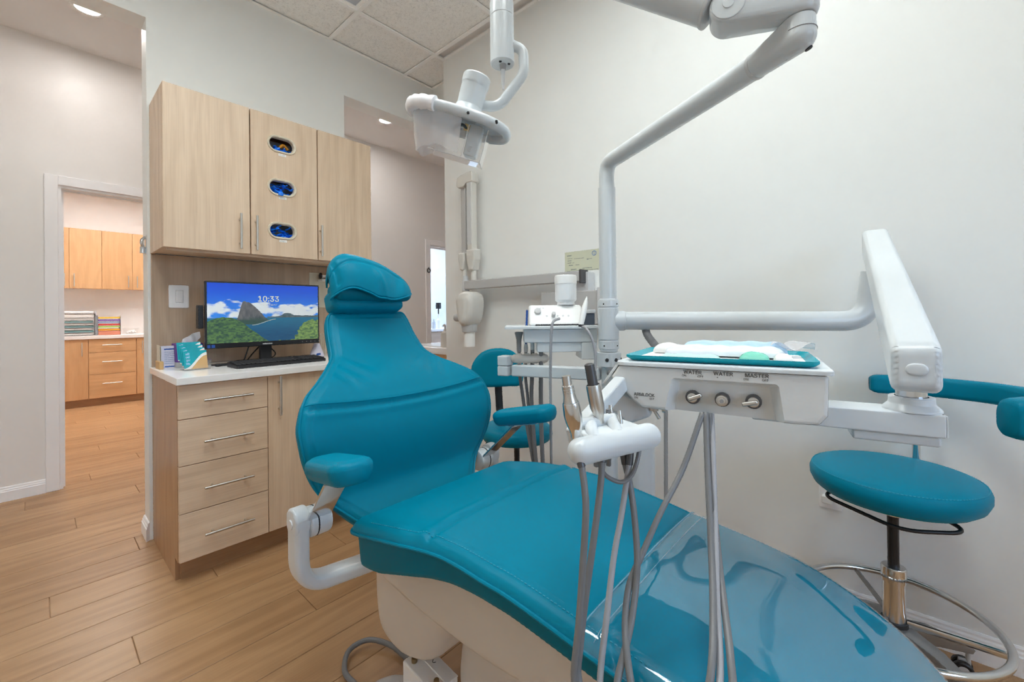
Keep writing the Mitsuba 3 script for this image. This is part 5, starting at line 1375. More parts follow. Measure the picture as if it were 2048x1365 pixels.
lip = tube(bend([cpt(0.366, -0.004, 0.006), cpt(0.378, -0.012, 0.006), cpt(0.402, -0.052, 0.006)], 0.012), 0.0042, 12)
part(cn, 'side_lip', join(tube(bend([cpt(0.360, -0.0045, 0.13), cpt(0.376, -0.010, 0.13), cpt(0.403, -0.054, 0.13)], 0.012), 0.0040, 16, flat=31.0, up=(0, 0, 1))) if False else con(place(bevel_plate(shapely.box(0.0, 0.0, 0.066, 0.262).buffer(-0.003).buffer(0.003), 0.006, 0.002, 0.012), (0.364, -0.006, 0.004), (0.58, -0.815, 0), (0, 0, 1), (0.815, 0.58, 0))), 'm_white', smooth=40)
for s_, z_, typ, a_ in ((0.220, -0.067, 'toggle', -0.4), (0.167, -0.067, 'knob', 0), (0.115, -0.066, 'toggle', 2.9)):
    kb_ = part(cn, 'knob', rod(cpt(s_, z_, 0.017), cpt(s_, z_, 0.008), 0.0135, bev=0.001), 'm_darkmetal', label='dark knob base')
    if typ == 'knob':
        part(kb_, 'cap', join(rod(cpt(s_, z_, 0.008), cpt(s_, z_, -0.004), 0.0105, bev=0.0015), rod(cpt(s_, z_, -0.004), cpt(s_, z_, -0.008), 0.007, bev=0.001)), 'm_steel', label='round metal knob')
        part(kb_, 'cap_dot', rod(cpt(s_, z_, -0.008), cpt(s_, z_, -0.0086), 0.0038, bev=0.0002, n=14), 'm_grey')
    else:
        part(kb_, 'cap', rod(cpt(s_, z_, 0.008), cpt(s_, z_, 0.001), 0.0095, bev=0.0015), 'm_steel')
        c_ = cpt(s_, z_, -0.002)
        dv = CD * math.cos(a_) + V(0, 0, 1) * math.sin(a_)
        part(kb_, 'lever', rbox(c_ + dv * -0.006, (0.026, 0.0075, 0.009), 0.002, 2, R=np.c_[dv, np.cross(CN, dv), CN]), 'm_steel', label='flat metal toggle')
tx = lambda s, h, ss, zz, bold=False: text(s, h, cpt(ss, zz, -0.0002), -CD, (0, 0, 1), depth=0.0005, bold=bold)
k_ = part(cn, 'lettering', join(tx('WATER', 0.0068, 0.2185, -0.0192, True), tx('ON', 0.0042, 0.234, -0.0253), tx('OFF', 0.0042, 0.204, -0.0253),
                                 tx('WATER', 0.0068, 0.1645, -0.0192, True), tx('+', 0.0045, 0.174, -0.0250), tx('-', 0.0045, 0.152, -0.0250),
                                 tx('MASTER', 0.0068, 0.109, -0.0192, True), tx('ON', 0.0042, 0.1265, -0.0256), tx('OFF', 0.0042, 0.0955, -0.0256),
                                 tx('ARMLOCK', 0.0062, 0.3125, -0.0712, True), tx('ON', 0.0040, 0.329, -0.0775), tx('OFF', 0.0040, 0.297, -0.0775)), 'm_ink', smooth=False, label='dark grey printed switch names')
part(cn, 'lock_lever', join(rod(cpt(0.300, -0.097, 0.03), cpt(0.300, -0.106, 0.03), 0.010), rod(cpt(0.300, -0.104, 0.03), cpt(0.288, -0.122, 0.028), 0.0035), rod(cpt(0.283, -0.103, 0.03), cpt(0.276, -0.103, 0.03), 0.005)), 'm_steel')
# instrument holder: diagonal arm, hub, prongs and front bar
ih = thing('instrument_holder', 'white instrument holder bar hanging at the left below the console', 'instrument holder')
bL, bR = V(0.576, 0.370, 0.9400), V(0.706, 0.316, 0.9460)
part(ih, 'front_bar', trimesh.convex.convex_hull(np.vstack([trimesh.creation.icosphere(3, 0.0215).vertices * V(1, 1, 1.0) + p for p in (bL, bR)])), 'm_white', smooth=True, label='rounded white front bar')
barx = (bR - bL) / np.linalg.norm(bR - bL)
bary = np.cross((0, 0, 1), barx)
for q, dpt in ((0.028, 0.052), (0.078, 0.060)):
    c_ = bL + barx * q
    part(ih, 'prong', tube(spline([c_ + V(0, 0, 0.014), c_ + bary * dpt * 0.5 + barx * 0.012 + V(0, 0, 0.022), c_ + bary * dpt + barx * 0.030 + V(0, 0, 0.026)], 0.006), np.linspace(0.0105, 0.0125, 9)[:0] if False else 0.0105, 14, flat=0.8), 'm_white')
part(ih, 'web', rbox((0.655, 0.366, 0.958), (0.112, 0.052, 0.010), 0.004, 2, R=np.c_[barx, bary, (0, 0, 1)]), 'm_white')
part(ih, 'cradle', rbox((0.650, 0.392, 0.968), (0.085, 0.022, 0.020), 0.008, 3, R=np.c_[barx, bary, (0, 0, 1)]), 'm_white')
dv0, dv1 = V(0.628, 0.420, 0.940), V(0.830, 0.430, 1.010)
part(ih, 'support_arm', rbox((dv0 + dv1) / 2, (0.034, 0.026, np.linalg.norm(dv1 - dv0)), 0.005, 3, R=frame(dv1 - dv0, up=(0, 1, 0))), 'm_white', label='diagonal white support arm')
hb = Polygon([(0.392, -0.112), (0.352, -0.140), (0.305, -0.118), (0.312, -0.088), (0.375, -0.072)]).buffer(-0.008).buffer(0.008, 6)
part(ih, 'hub', con(slab(hb, 0.008, lambda d, x, y: 0.03 + 0.02 - 0.006 + dome(0.006, 0.006)(d, x, y), lambda d, x, y: 0.026 - dome(0.006, 0.006)(d, x, y), inset=(0.001, 0.003, 0.006))), 'm_lightgrey', smooth=40, label='light grey hub under the console')


def handpiece(name, label, base, top, kind, hose, hm, r=0.0053):
    t_ = thing(name, label, 'handpiece', None)
    base, top = np.array(base), np.array(top)
    L = np.linalg.norm(top - base)
    k = L / 0.108
    if kind == 'motor':
        part(t_, 'body', lathe([(0, 0), (0.0085, 0), (0.0095, 0.006 * k), (0.0088, 0.010 * k), (0.0135, 0.030 * k), (0.0150, 0.044 * k), (0.0138, 0.064 * k), (0.0128, 0.066 * k)], base, top - base, 28), 'm_chrome', label='shiny metal motor')
        part(t_, 'nose', lathe([(0.0122, 0.066 * k), (0.0098, 0.078 * k), (0.0095, 0.096 * k), (0.0075, 0.097 * k), (0.0072, 0.113 * k), (0, 0.114 * k)], base, top - base, 24), 'm_steel')
        part(t_, 'ring', join(*[rod(base + (top - base) * q, base + (top - base) * (q + 0.012), 0.0102, bev=0.0006, n=24) for q in (0.77, 0.82, 0.87)]), 'm_chrome')
    elif kind == 'tool':
        part(t_, 'body', lathe([(0, 0), (0.0075, 0), (0.0085, 0.012 * k), (0.0128, 0.032 * k), (0.0128, 0.072 * k), (0.0115, 0.074 * k)], base, top - base, 26), 'm_steel', label='brushed metal handpiece')
        part(t_, 'nose', lathe([(0.0092, 0.073 * k), (0.0088, 0.112 * k), (0.006, 0.114 * k), (0, 0.115 * k)], base, top - base, 20), 'm_darkmetal')
    else:
        part(t_, 'tip', lathe([(0, 0), (0.008, 0), (0.008, 0.04 * k), (0.004, 0.06 * k), (0.0035, 0.11 * k), (0, 0.111 * k)], base, top - base, 18), 'm_steel')
    hp = spline(PTS[hose], 0.012)
    part(t_, 'connector', rod(PTS[hose][0], PTS[hose][1], 0.0062, bev=0.001), 'm_darkmetal')
    part(t_, 'hose', tube(hp, r, 12), hm, smooth=True, label='grey hose looping back up to the console')
    return t_


handpiece('handpiece', 'shiny metal motor handpiece standing at the left end of the holder bar', (0.587, 0.384, 0.955), (0.573, 0.394, 1.054), 'motor', 'A', 'm_hose')
handpiece('handpiece', 'slim metal handpiece second from the left in the instrument holder', (0.660, 0.383, 0.966), (0.648, 0.396, 1.066), 'tool', 'B', 'm_hose')
handpiece('handpiece', 'third instrument in the holder, with the palest grey hose', (0.684, 0.352, 0.935), (0.690, 0.362, 0.985), 'tip', 'C', 'm_hoselight', r=0.0049)
handpiece('handpiece', 'rightmost instrument in the holder, its hose swinging out to the console', (0.690, 0.372, 0.930), (0.698, 0.384, 0.990), 'tip', 'D', 'm_hose')
solo('air_hose', tube(spline(PTS['loop'], 0.008), 0.0038, 10), 'm_hose', 'thin dark hose hanging in a short loop under the holder bar', 'hose')
for k, (dx, dy) in enumerate(((0.030, 0.040), (0.012, 0.055), (0.046, 0.062))):
    p = V(0.662, 0.345, 0.955) + V(dx, dy, 0)
    solo('instrument_hose', tube(spline([p + V(0, 0, 0.03), p + V(0.002, 0, -0.03), p + V(0.006, 0.004, -0.075)], 0.01), 0.0046, 10), 'm_hose', ('short grey hose under the middle of the holder bar', 'short grey hose under the left half of the holder bar', 'short grey hose under the right half of the holder bar')[k], 'hose')

# ---- tray and packs on the console lid
tr = thing('instrument_tray', 'shallow teal tray with a white lining on the console lid', 'tray')
trp = Polygon([(0.012, 0.012), (0.343, 0.008), (0.355, 0.020), (0.352, 0.235), (0.338, 0.250), (0.030, 0.246), (0.014, 0.232)]).buffer(-0.012).buffer(0.012, 6)
trm = slab(trp, 0.006, lambda d, x, y: 0.003 + 0.009 * np.clip(1 - d / 0.010, 0, 1) ** 0.8, lambda d, x, y: 0.0075 * np.clip(1 - d / 0.012, 0, 1) ** 1.2, inset=(0.001, 0.003, 0.006, 0.010, 0.014))
part(tr, 'tray', place(trm, CO + V(0, 0, 0.0002), CD, CN, (0, 0, 1)), 'm_tealplastic', smooth=40)
part(tr, 'lining', place(slab(trp.buffer(-0.016), 0.02, flat(0.0046), flat(0.0034)), CO, CD, CN, (0, 0, 1)), 'm_paper', smooth=False, label='white paper lining')
prr = random.Random(5)


def pouch(name, label, cat, s0, s1, k0, k1, z, h, mm, group=None, rot=0.0, film=False):
    w, d_ = s1 - s0, k1 - k0
    m = slab(rrect(w, d_, 0.004), 0.006, lambda d, x, y: 0.0012 + dome(h, min(w, d_) * 0.4)(d, x, y) + 0.0012 * np.sin(x * 130 + y * 55) * np.clip(d / 0.01, 0, 1), lambda d, x, y: 0.0004 + 0 * d, inset=(0.001, 0.004, 0.010))
    c, s_ = math.cos(rot), math.sin(rot)
    ex, ey = CD * c + CN * s_, -CD * s_ + CN * c
    return solo(name, place(m, cpt((s0 + s1) / 2, z, (k0 + k1) / 2), ex, ey, (0, 0, 1)), mm, label, cat, group)


pouch('gauze_pad', 'white gauze pad with mint edging at the front left of the tray', 'gauze', 0.175, 0.290, 0.018, 0.075, 0.005, 0.009, 'm_mintpale')
mat('m_mintpale', (0.50, 0.72, 0.68), 0.6)
pouch('cloth_pad', 'folded mint green cloth at the right front of the tray', 'cloth', 0.088, 0.140, 0.020, 0.095, 0.005, 0.015, 'm_mint')
pouch('cotton_roll', 'white pad right of the mint cloth on the tray', 'pad', 0.048, 0.082, 0.022, 0.085, 0.005, 0.014, 'm_paper')
pouch('instrument_pouch', 'long white and blue sterile pouch lying on the tray, lowest of the three', 'pouch', 0.060, 0.290, 0.098, 0.165, 0.008, 0.019, 'm_pouchwhite', rot=0.05)
mat('m_pouchwhite', (0.74, 0.80, 0.86), 0.3)
pouch('instrument_pouch', 'pale blue sterile pouch with crinkled film on top of the tray pile', 'pouch', 0.055, 0.265, 0.150, 0.222, 0.012, 0.022, 'm_pouchblue', rot=-0.03)
mat('m_pouchblue', (0.46, 0.66, 0.84), 0.22)
pouch('instrument_pouch', 'white paper pouch at the back left of the tray pile', 'pouch', 0.272, 0.325, 0.150, 0.222, 0.006, 0.020, 'm_paper', rot=0.10)
fl_ = slab(Polygon([(0, 0), (0.075, -0.01), (0.080, 0.06), (0.01, 0.055)]), 0.004, lambda d, x, y: 0.008 * np.sin(x * 120 + y * 60) + 0.0004, lambda d, x, y: 0.008 * np.sin(x * 120 + y * 60))
solo('film_wrap', place(fl_, cpt(0.085, 0.030, 0.14), -CD, CN, (0.0, 0.0, 1)), 'm_bagfilm', 'crumpled clear film at the right end of the pouches', 'plastic film', smooth=True)

# ---- assistant side: arm, holder, instruments, shelf with the scaler unit
aa_ = thing('assistant_arm', 'white assistant arm with a holder bar and two square blocks, left of the post', 'arm')
e0, e1 = V(1.462, 0.842, 0.923), V(1.372, 1.218, 0.918)
av = (e1 - e0) / np.linalg.norm(e1 - e0)
part(aa_, 'beam', rbox((e0 + e1) / 2, (0.046, 0.048, np.linalg.norm(e1 - e0)), 0.006, 3, R=frame(e1 - e0)), 'm_white')
part(aa_, 'pin', rod(e1, e1 + av * 0.028, 0.007), 'm_steel')
part(aa_, 'block', rbox(V(1.352, 1.248, 0.9165), (0.056, 0.050, 0.042), 0.004, 2, R=frame((0, 0, 1), up=av)), 'm_white', label='small square white block')
part(aa_, 'block', rbox(V(1.352, 1.248, 0.9600), (0.056, 0.050, 0.042), 0.004, 2, R=frame((0, 0, 1), up=av)), 'm_white', label='small square white block')
h0, h1 = V(1.376, 1.212, 0.968), V(1.456, 1.112, 0.968)
hb_ = [trimesh.creation.icosphere(3, 0.0185).vertices + p for p in (h0, h1)]
part(aa_, 'holder_bar', trimesh.convex.convex_hull(np.vstack(hb_)), 'm_cream', smooth=True, label='rounded white holder bar')
for k in range(4):
    p = h0 + (h1 - h0) * (0.14 + 0.26 * k) + V(0.006, 0.006, 0)
    part(aa_, 'holder_clip', rod(p + V(0, 0, -0.022), p + V(0, 0, 0.022), 0.0125), 'm_cream')
sv_ = thing('suction_tip', 'grey flared suction handpiece at the left of the assistant holder', 'suction handpiece')
part(sv_, 'body', lathe([(0, 0), (0.010, 0), (0.0105, 0.03), (0.0115, 0.055), (0.018, 0.082), (0.018, 0.088), (0.012, 0.088), (0, 0.08)], PTS['s1'][0] - V(0, 0, 0.010), (0.0, 0, 1), 24), 'm_grey')
part(sv_, 'hose', tube(spline(PTS['s1'], 0.015), 0.0075, 12), 'm_hose', smooth=True)
sl_ = thing('saliva_ejector', 'blue tipped ejector standing in the assistant holder', 'saliva ejector')
p = np.array(PTS['s2'][0])
part(sl_, 'tip', rod(p + V(0, 0, 0.015), p + V(0.006, -0.004, 0.175), 0.0046), 'm_deepblue')
part(sl_, 'grip', lathe([(0, -0.01), (0.0085, -0.01), (0.0095, 0.012), (0.006, 0.026), (0, 0.027)], p, (0, 0, 1), 18), 'm_lightgrey')
part(sl_, 'hose', tube(spline(PTS['s2'], 0.015), 0.0065, 12), 'm_hose', smooth=True)
sy = thing('air_syringe', 'white air water syringe in the assistant holder, third from the left', 'syringe')
p = np.array(PTS['s3'][0])
part(sy, 'body', lathe([(0, -0.01), (0.0085, -0.01), (0.009, 0.02), (0.007, 0.06), (0.003, 0.075), (0.0025, 0.11), (0, 0.11)], p, (0, 0, 1), 18), 'm_white')
part(sy, 'hose', tube(spline(PTS['s3'], 0.015), 0.0088, 12), 'm_hose', smooth=True)
sy2 = thing('suction_valve', 'white suction valve at the right of the assistant holder', 'suction handpiece')
p = np.array(PTS['s4'][0])
part(sy2, 'body', lathe([(0, -0.01), (0.0105, -0.01), (0.011, 0.02), (0.0135, 0.03), (0.013, 0.07), (0.009, 0.085), (0, 0.086)], p, (0, 0, 1), 20), 'm_cream')
part(sy2, 'band', rod(p + V(0, 0, 0.014), p + V(0, 0, 0.024), 0.0125), 'm_grey')
part(sy2, 'hose', tube(spline(PTS['s4'], 0.015), 0.0092, 12), 'm_hose', smooth=True)

# shelf on the post
SFX, SFY = V(0.665, -0.747, 0), V(0.747, 0.665, 0)
SO = V(1.292, 1.168, 1.098)
sf = thing('shelf', 'white shelf on the post carrying the scaler unit and bottle', 'shelf')
sfm = bevel_plate(Polygon([(-0.02, 0.0), (0.37, 0.0), (0.37, 0.20), (-0.02, 0.24)]).buffer(-0.008).buffer(0.008, 5), 0.012, 0.004, 0.01)
part(sf, 'plate', place(sfm, SO, SFX, SFY, (0, 0, 1)), 'm_white', smooth=40)
part(sf, 'apron', place(bx(0.06, 0.365, 0.018, 0.19, -0.058, -0.001, 0.004), SO, SFX, SFY, (0, 0, 1)), 'm_white')
part(sf, 'drawer_box', place(bx(0.115, 0.30, 0.025, 0.18, -0.098, -0.058, 0.003), SO, SFX, SFY, (0, 0, 1)), 'm_white')
part(sf, 'mount', place(bx(0.30, 0.365, 0.02, 0.19, -0.13, -0.058, 0.003), SO, SFX, SFY, (0, 0, 1)), 'm_white')
# scaler unit
su = thing('scaler_unit', 'white scaler unit with a grey dial and a cable plugged in front, on the shelf', 'scaler unit')
SU = SO + V(0, 0, 0.012)
prf = Polygon([(0.0, 0.0), (0.15, 0.0), (0.15, 0.085), (0.075, 0.088), (0.058, 0.084), (0.012, 0.016)]).buffer(-0.006).buffer(0.006, 6)
spl = lambda m: place(m, SU, SFX, SFY, (0, 0, 1))
sb_ = slab(prf, 0.008, lambda d, x, y: 0.312 - 0.010 + dome(0.010, 0.010)(d, x, y), lambda d, x, y: 0.095 - dome(0.010, 0.010)(d, x, y), inset=(0.001, 0.003, 0.006, 0.010))
# profile (depth, height) extruded along the shelf
part(su, 'body', spl(mapped(sb_, lambda v: np.c_[v[:, 2], v[:, 0] + 0.035, v[:, 1]])).copy(), 'm_softwhite', smooth=40)
fn_ = V(0, -0.83, 0.56)          # front face normal in shelf axes
face = lambda x, t: (x, 0.035 + 0.012 + t * 0.56, 0.016 + t * 0.83)
part(su, 'dial', spl(lathe([(0, 0), (0.015, 0), (0.0135, 0.010), (0.012, 0.011), (0, 0.011)], face(0.122, 0.052), fn_, 20)), 'm_midgrey', label='grey dial')
part(su, 'icons', spl(join(*[rod(V(*face(0.160 + k * 0.023, 0.030)), V(*face(0.160 + k * 0.023, 0.030)) + fn_ * 0.0012, 0.0045, n=10) for k in range(5)] + [rod(V(*face(0.122 + k * 0.012, 0.070)), V(*face(0.122 + k * 0.012, 0.070)) + fn_ * 0.001, 0.003, n=8) for k in range(3)])), 'm_lightgrey')
part(su, 'socket', spl(rod(V(*face(0.188, 0.03)), V(*face(0.188, 0.03)) + fn_ * 0.022, 0.0085, n=16)), 'm_midgrey')
part(su, 'foot', spl(bx(0.11, 0.305, 0.040, 0.17, -0.0005, 0.006)), 'm_blackmatte', smooth=False)
part(su, 'cable', tube(spline(PTS['dev'], 0.012), 0.0052, 10), 'm_hoselight', smooth=True, label='grey cable hanging down in front')
wbm = thing('water_bottle', 'frosted white water bottle standing on top of the scaler unit', 'bottle')
wc = SU + SFX * 0.248 + SFY * 0.115 + V(0, 0, 0.088)
part(wbm, 'bottle', lathe([(0, 0), (0.037, 0), (0.039, 0.004), (0.037, 0.012), (0.044, 0.018), (0.0465, 0.022), (0.0465, 0.092), (0, 0.092)], wc, n=36), 'm_frost')
part(wbm, 'cap', lathe([(0, 0.092), (0.048, 0.092), (0.0485, 0.095), (0.0485, 0.124), (0.045, 0.130), (0, 0.131)], wc, n=36), 'm_softwhite', label='white cap')
sh_ = thing('scaler_handpiece', 'white pen shaped scaler handpiece leaning right of the scaler unit', 'handpiece')
pb, pt = V(1.368, 0.872, 1.116), V(1.408, 0.872, 1.212)
part(sh_, 'body', lathe([(0, 0), (0.009, 0), (0.010, 0.006), (0.0115, 0.045), (0.0105, 0.075), (0.007, 0.098), (0.003, 0.112), (0.0012, 0.118), (0, 0.118)], pb, pt - pb, 22), 'm_softwhite')
part(sh_, 'ring', rod(pb - V(0, 0, 0.006), pb + (pt - pb) * 0.03, 0.0095), 'm_blackmatte')
part(sh_, 'cable', tube(spline(PTS['scal'], 0.012), 0.0050, 10), 'm_hoselight', smooth=True)
cr = thing('handpiece_cradle', 'dark grey cradle box right of the scaler unit, behind the white pen', 'box')
part(cr, 'box', place(bx(0.318, 0.366, 0.07, 0.18, 0.0122, 0.062, 0.004), SO, SFX, SFY, (0, 0, 1)), 'm_deepgrey')
mat('m_deepgrey', (0.06, 0.075, 0.10), 0.4)
part(cr, 'lid', place(bx(0.315, 0.369, 0.065, 0.185, 0.062, 0.078, 0.004), SO, SFX, SFY, (0, 0, 1)), 'm_lightgrey')
# junction post beside the chair
jp = thing('junction_post', 'short white round topped cylinder standing behind the seat, left of the thin grey pipe', 'utility post')
part(jp, 'body', lathe([(0, 0), (0.052, 0), (0.052, 0.66), (0.049, 0.685), (0.040, 0.705), (0.022, 0.716), (0, 0.718)], (1.492, 0.700, 0), n=40), 'm_white')
part(jp, 'base_ring', lathe([(0, 0), (0.075, 0), (0.075, 0.012), (0.06, 0.02), (0.05, 0.03), (0, 0.03)], (1.492, 0.700, 0), n=40), 'm_white')
solo('grey_pipe', tube(spline([(1.50, 0.610, 0.995), (1.506, 0.606, 0.85), (1.505, 0.608, 0.6), (1.503, 0.610, 0.3), (1.503, 0.612, 0.0)], 0.03), 0.0070, 12), 'm_grey', 'thin dark grey pipe right of the white cylinder', 'pipe')
solo('arm_hose', tube(spline([(1.552, 0.700, 1.106), (1.540, 0.688, 1.078), (1.508, 0.650, 1.048), (1.430, 0.590, 1.026), (1.260, 0.485, 1.012), (1.105, 0.400, 1.010)], 0.012), 0.0145, 14), 'm_hose', 'thick grey hose from the underside of the delivery arm to the back of the console', 'hose')
solo('post_hose', tube(spline([(1.435, 0.790, 0.935), (1.420, 0.765, 0.925), (1.405, 0.742, 0.90), (1.40, 0.735, 0.86)], 0.01), 0.0120, 14), 'm_hose', 'short grey hose at the post just below the clamp', 'hose')
# ================================================================== wall mounted x-ray unit
xr = thing('xray_unit', 'wall mounted x-ray unit with a folded upright arm and cream tube head', 'x-ray unit')
part(xr, 'horizontal_arm', bx(1.955, 2.015, 1.25, 2.185, 1.335, 1.393, 0.005), 'm_xgrey', label='long grey horizontal arm')
mat('m_xgrey', (0.46, 0.455, 0.45), 0.4)
mat('m_xcream', (0.62, 0.60, 0.56), 0.4)
part(xr, 'arm_end', bx(1.950, 2.02, 1.236, 1.252, 1.325, 1.400, 0.003), 'm_darkmetal')
part(xr, 'wall_bracket', bx(1.995, 2.062, 1.22, 1.40, 1.27, 1.388, 0.005), 'm_lightgrey')
part(xr, 'wall_box', bx(1.985, 2.062, 1.16, 1.54, 1.10, 1.285, 0.006), 'm_xgrey', label='grey wall box behind the bottle')
part(xr, 'wall_box', bx(1.975, 2.062, 1.115, 1.16, 1.13, 1.30, 0.006), 'm_lightgrey')
part(xr, 'swivel', join(rod((1.985, 2.200, 1.325), (1.985, 2.200, 1.405), 0.026), rod((1.985, 2.200, 1.405), (1.985, 2.200, 1.43), 0.020)), 'm_lightgrey')
part(xr, 'front_arm', bx(1.955, 2.005, 2.098, 2.150, 1.60, 2.095, 0.007), 'm_xcream', label='upright cream arm of the folded pair')
part(xr, 'front_arm_face', bx(1.9525, 1.956, 2.104, 2.144, 1.64, 2.06, 0.001), 'm_lightgrey')
part(xr, 'rear_arm', bx(1.975, 2.020, 2.185, 2.232, 1.58, 2.05, 0.007), 'm_xgrey', label='upright grey arm of the folded pair')
capp = Polygon([(2.09, 2.06), (2.09, 2.128), (2.10, 2.136), (2.20, 2.128), (2.245, 2.115), (2.252, 2.06), (2.235, 2.042), (2.18, 2.042), (2.155, 2.06)]).buffer(-0.006).buffer(0.006, 5)
part(xr, 'top_cap', place(slab(capp, 0.010, lambda d, x, y: 0.028 + dome(0.006, 0.008)(d, x, y), lambda d, x, y: -(0.028 + dome(0.006, 0.008)(d, x, y)), inset=(0.001, 0.004, 0.008)), (1.985, 0, 0), (0, 1, 0), (0, 0, 1), (1, 0, 0)), 'm_xcream', smooth=40, label='rounded cream cap joining the two arms')
for (y_, z0, z1, w_) in ((2.210, 1.475, 1.595, 0.052), (2.118, 1.465, 1.610, 0.076)):
    kp = Polygon([(-w_ / 2, z1 - 0.01), (w_ / 2, z1 - 0.01), (w_ / 2 * 0.95, (z0 + z1) / 2), (w_ * 0.2, z0), (-w_ * 0.2, z0), (-w_ / 2 * 0.95, (z0 + z1) / 2)]).buffer(0.006, 5)
    part(xr, 'knuckle', place(slab(kp, 0.008, lambda d, x, y: 0.022 + dome(0.012, 0.015)(d, x, y), lambda d, x, y: -(0.022 + dome(0.012, 0.015)(d, x, y)), inset=(0.001, 0.004, 0.010, 0.015)), (1.985, y_, 0), (0, 1, 0), (0, 0, 1), (1, 0, 0)), 'm_xcream', smooth=40, label='tapered cream knuckle')
    part(xr, 'knuckle_pin', rod((1.985, y_, z0 - 0.07), (1.985, y_, z0 + 0.005), 0.019), 'm_xcream')
# tube head
hp_ = Polygon(spline([(2.205, 1.255), (2.195, 1.18), (2.175, 1.115), (2.140, 1.085), (2.085, 1.085), (2.040, 1.120), (2.015, 1.19), (2.010, 1.255), (2.035, 1.300), (2.105, 1.316), (2.175, 1.300)], 0.01, closed=True))
hp_ = shapely.affinity.scale(hp_, 0.80, 1.0, origin=(2.078, 1.2))
hd = part(xr, 'tube_head', place(slab(hp_, 0.009, lambda d, x, y: 0.055 + dome(0.05, 0.055)(d, x, y) - 0.006 * np.exp(-((d - 0.032) / 0.004) ** 2) * (y > 1.14), lambda d, x, y: -(0.02 + dome(0.03, 0.03)(d, x, y)), inset=(0.001, 0.005, 0.013, 0.022, 0.029, 0.035, 0.045)), (1.955, 0, 0), (0, 1, 0), (0, 0, 1), (-1, 0, 0)), 'm_xcream', smooth=True, label='cream oval x-ray tube head')
part(hd, 'collar', lathe([(0, 1.045), (0.048, 1.045), (0.050, 1.052), (0.055, 1.095), (0, 1.10)], (1.935, 2.112, 0), n=32), 'm_midgrey', label='grey collar')
part(hd, 'cone', lathe([(0, 0.945), (0.036, 0.945), (0.0375, 0.950), (0.0375, 1.05), (0, 1.05)], (1.935, 2.112, 0), n=32), 'm_softwhite', label='white cone')
part(hd, 'yoke', tube(bend([(1.985, 2.200, 1.34), (1.985, 2.232, 1.25), (1.965, 2.240, 1.15), (1.945, 2.205, 1.14)], 0.04), 0.020, 18), 'm_xcream', label='curved cream yoke')
part(hd, 'yoke_cap', rod((1.945, 2.262, 1.14), (1.945, 2.190, 1.14), 0.026, bev=0.006), 'm_midgrey')

# certificate
ct = thing('certificate', 'pale green certificate with small print and a round seal on the right wall', 'certificate')
yA, yB, zA, zB = 1.418, 1.190, 1.402, 1.518
part(ct, 'sheet', bx(RX - 0.0015, RX, yB, yA, zA, zB), 'm_certificate', smooth=False)
ctx = RX - 0.0016
ln = lambda y0, y1, z, h=0.003: bx(ctx - 0.0004, ctx, y1, y0, z, z + h)
part(ct, 'print', join(ln(1.402, 1.372, 1.493, 0.006), ln(1.402, 1.366, 1.478), ln(1.356, 1.290, 1.474), ln(1.398, 1.372, 1.464, 0.005), ln(1.400, 1.374, 1.452, 0.005), ln(1.366, 1.354, 1.452), ln(1.390, 1.362, 1.437, 0.006), ln(1.345, 1.320, 1.438), ln(1.270, 1.258, 1.462, 0.007), ln(1.254, 1.236, 1.466),
                       ln(1.376, 1.338, 1.412, 0.006), ln(1.300, 1.236, 1.414, 0.005), ln(1.404, 1.196, 1.404, 0.0035)), 'm_inkpale', smooth=False, label='lines of faint grey print')
part(ct, 'seal', join(tube([(ctx - 0.0003, 1.222 + 0.0125 * math.cos(s), 1.496 + 0.0125 * math.sin(s)) for s in np.linspace(0, 2 * np.pi, 32, endpoint=False)], 0.0022, 6, closed=True), bx(ctx - 0.0004, ctx, 1.2205, 1.2235, 1.487, 1.505)), 'm_bluegrey', smooth=False, label='round blue grey seal')

# wall outlet
ol = thing('wall_outlet', 'white wall outlet with a plug on the right wall by the stool', 'outlet')
part(ol, 'plate', bx(RX - 0.006, RX, 0.145, 0.217, 0.385, 0.500, 0.002), 'm_trim')
part(ol, 'plug', rbox((RX - 0.020, 0.190, 0.425), (0.03, 0.034, 0.03), 0.005), 'm_softwhite')


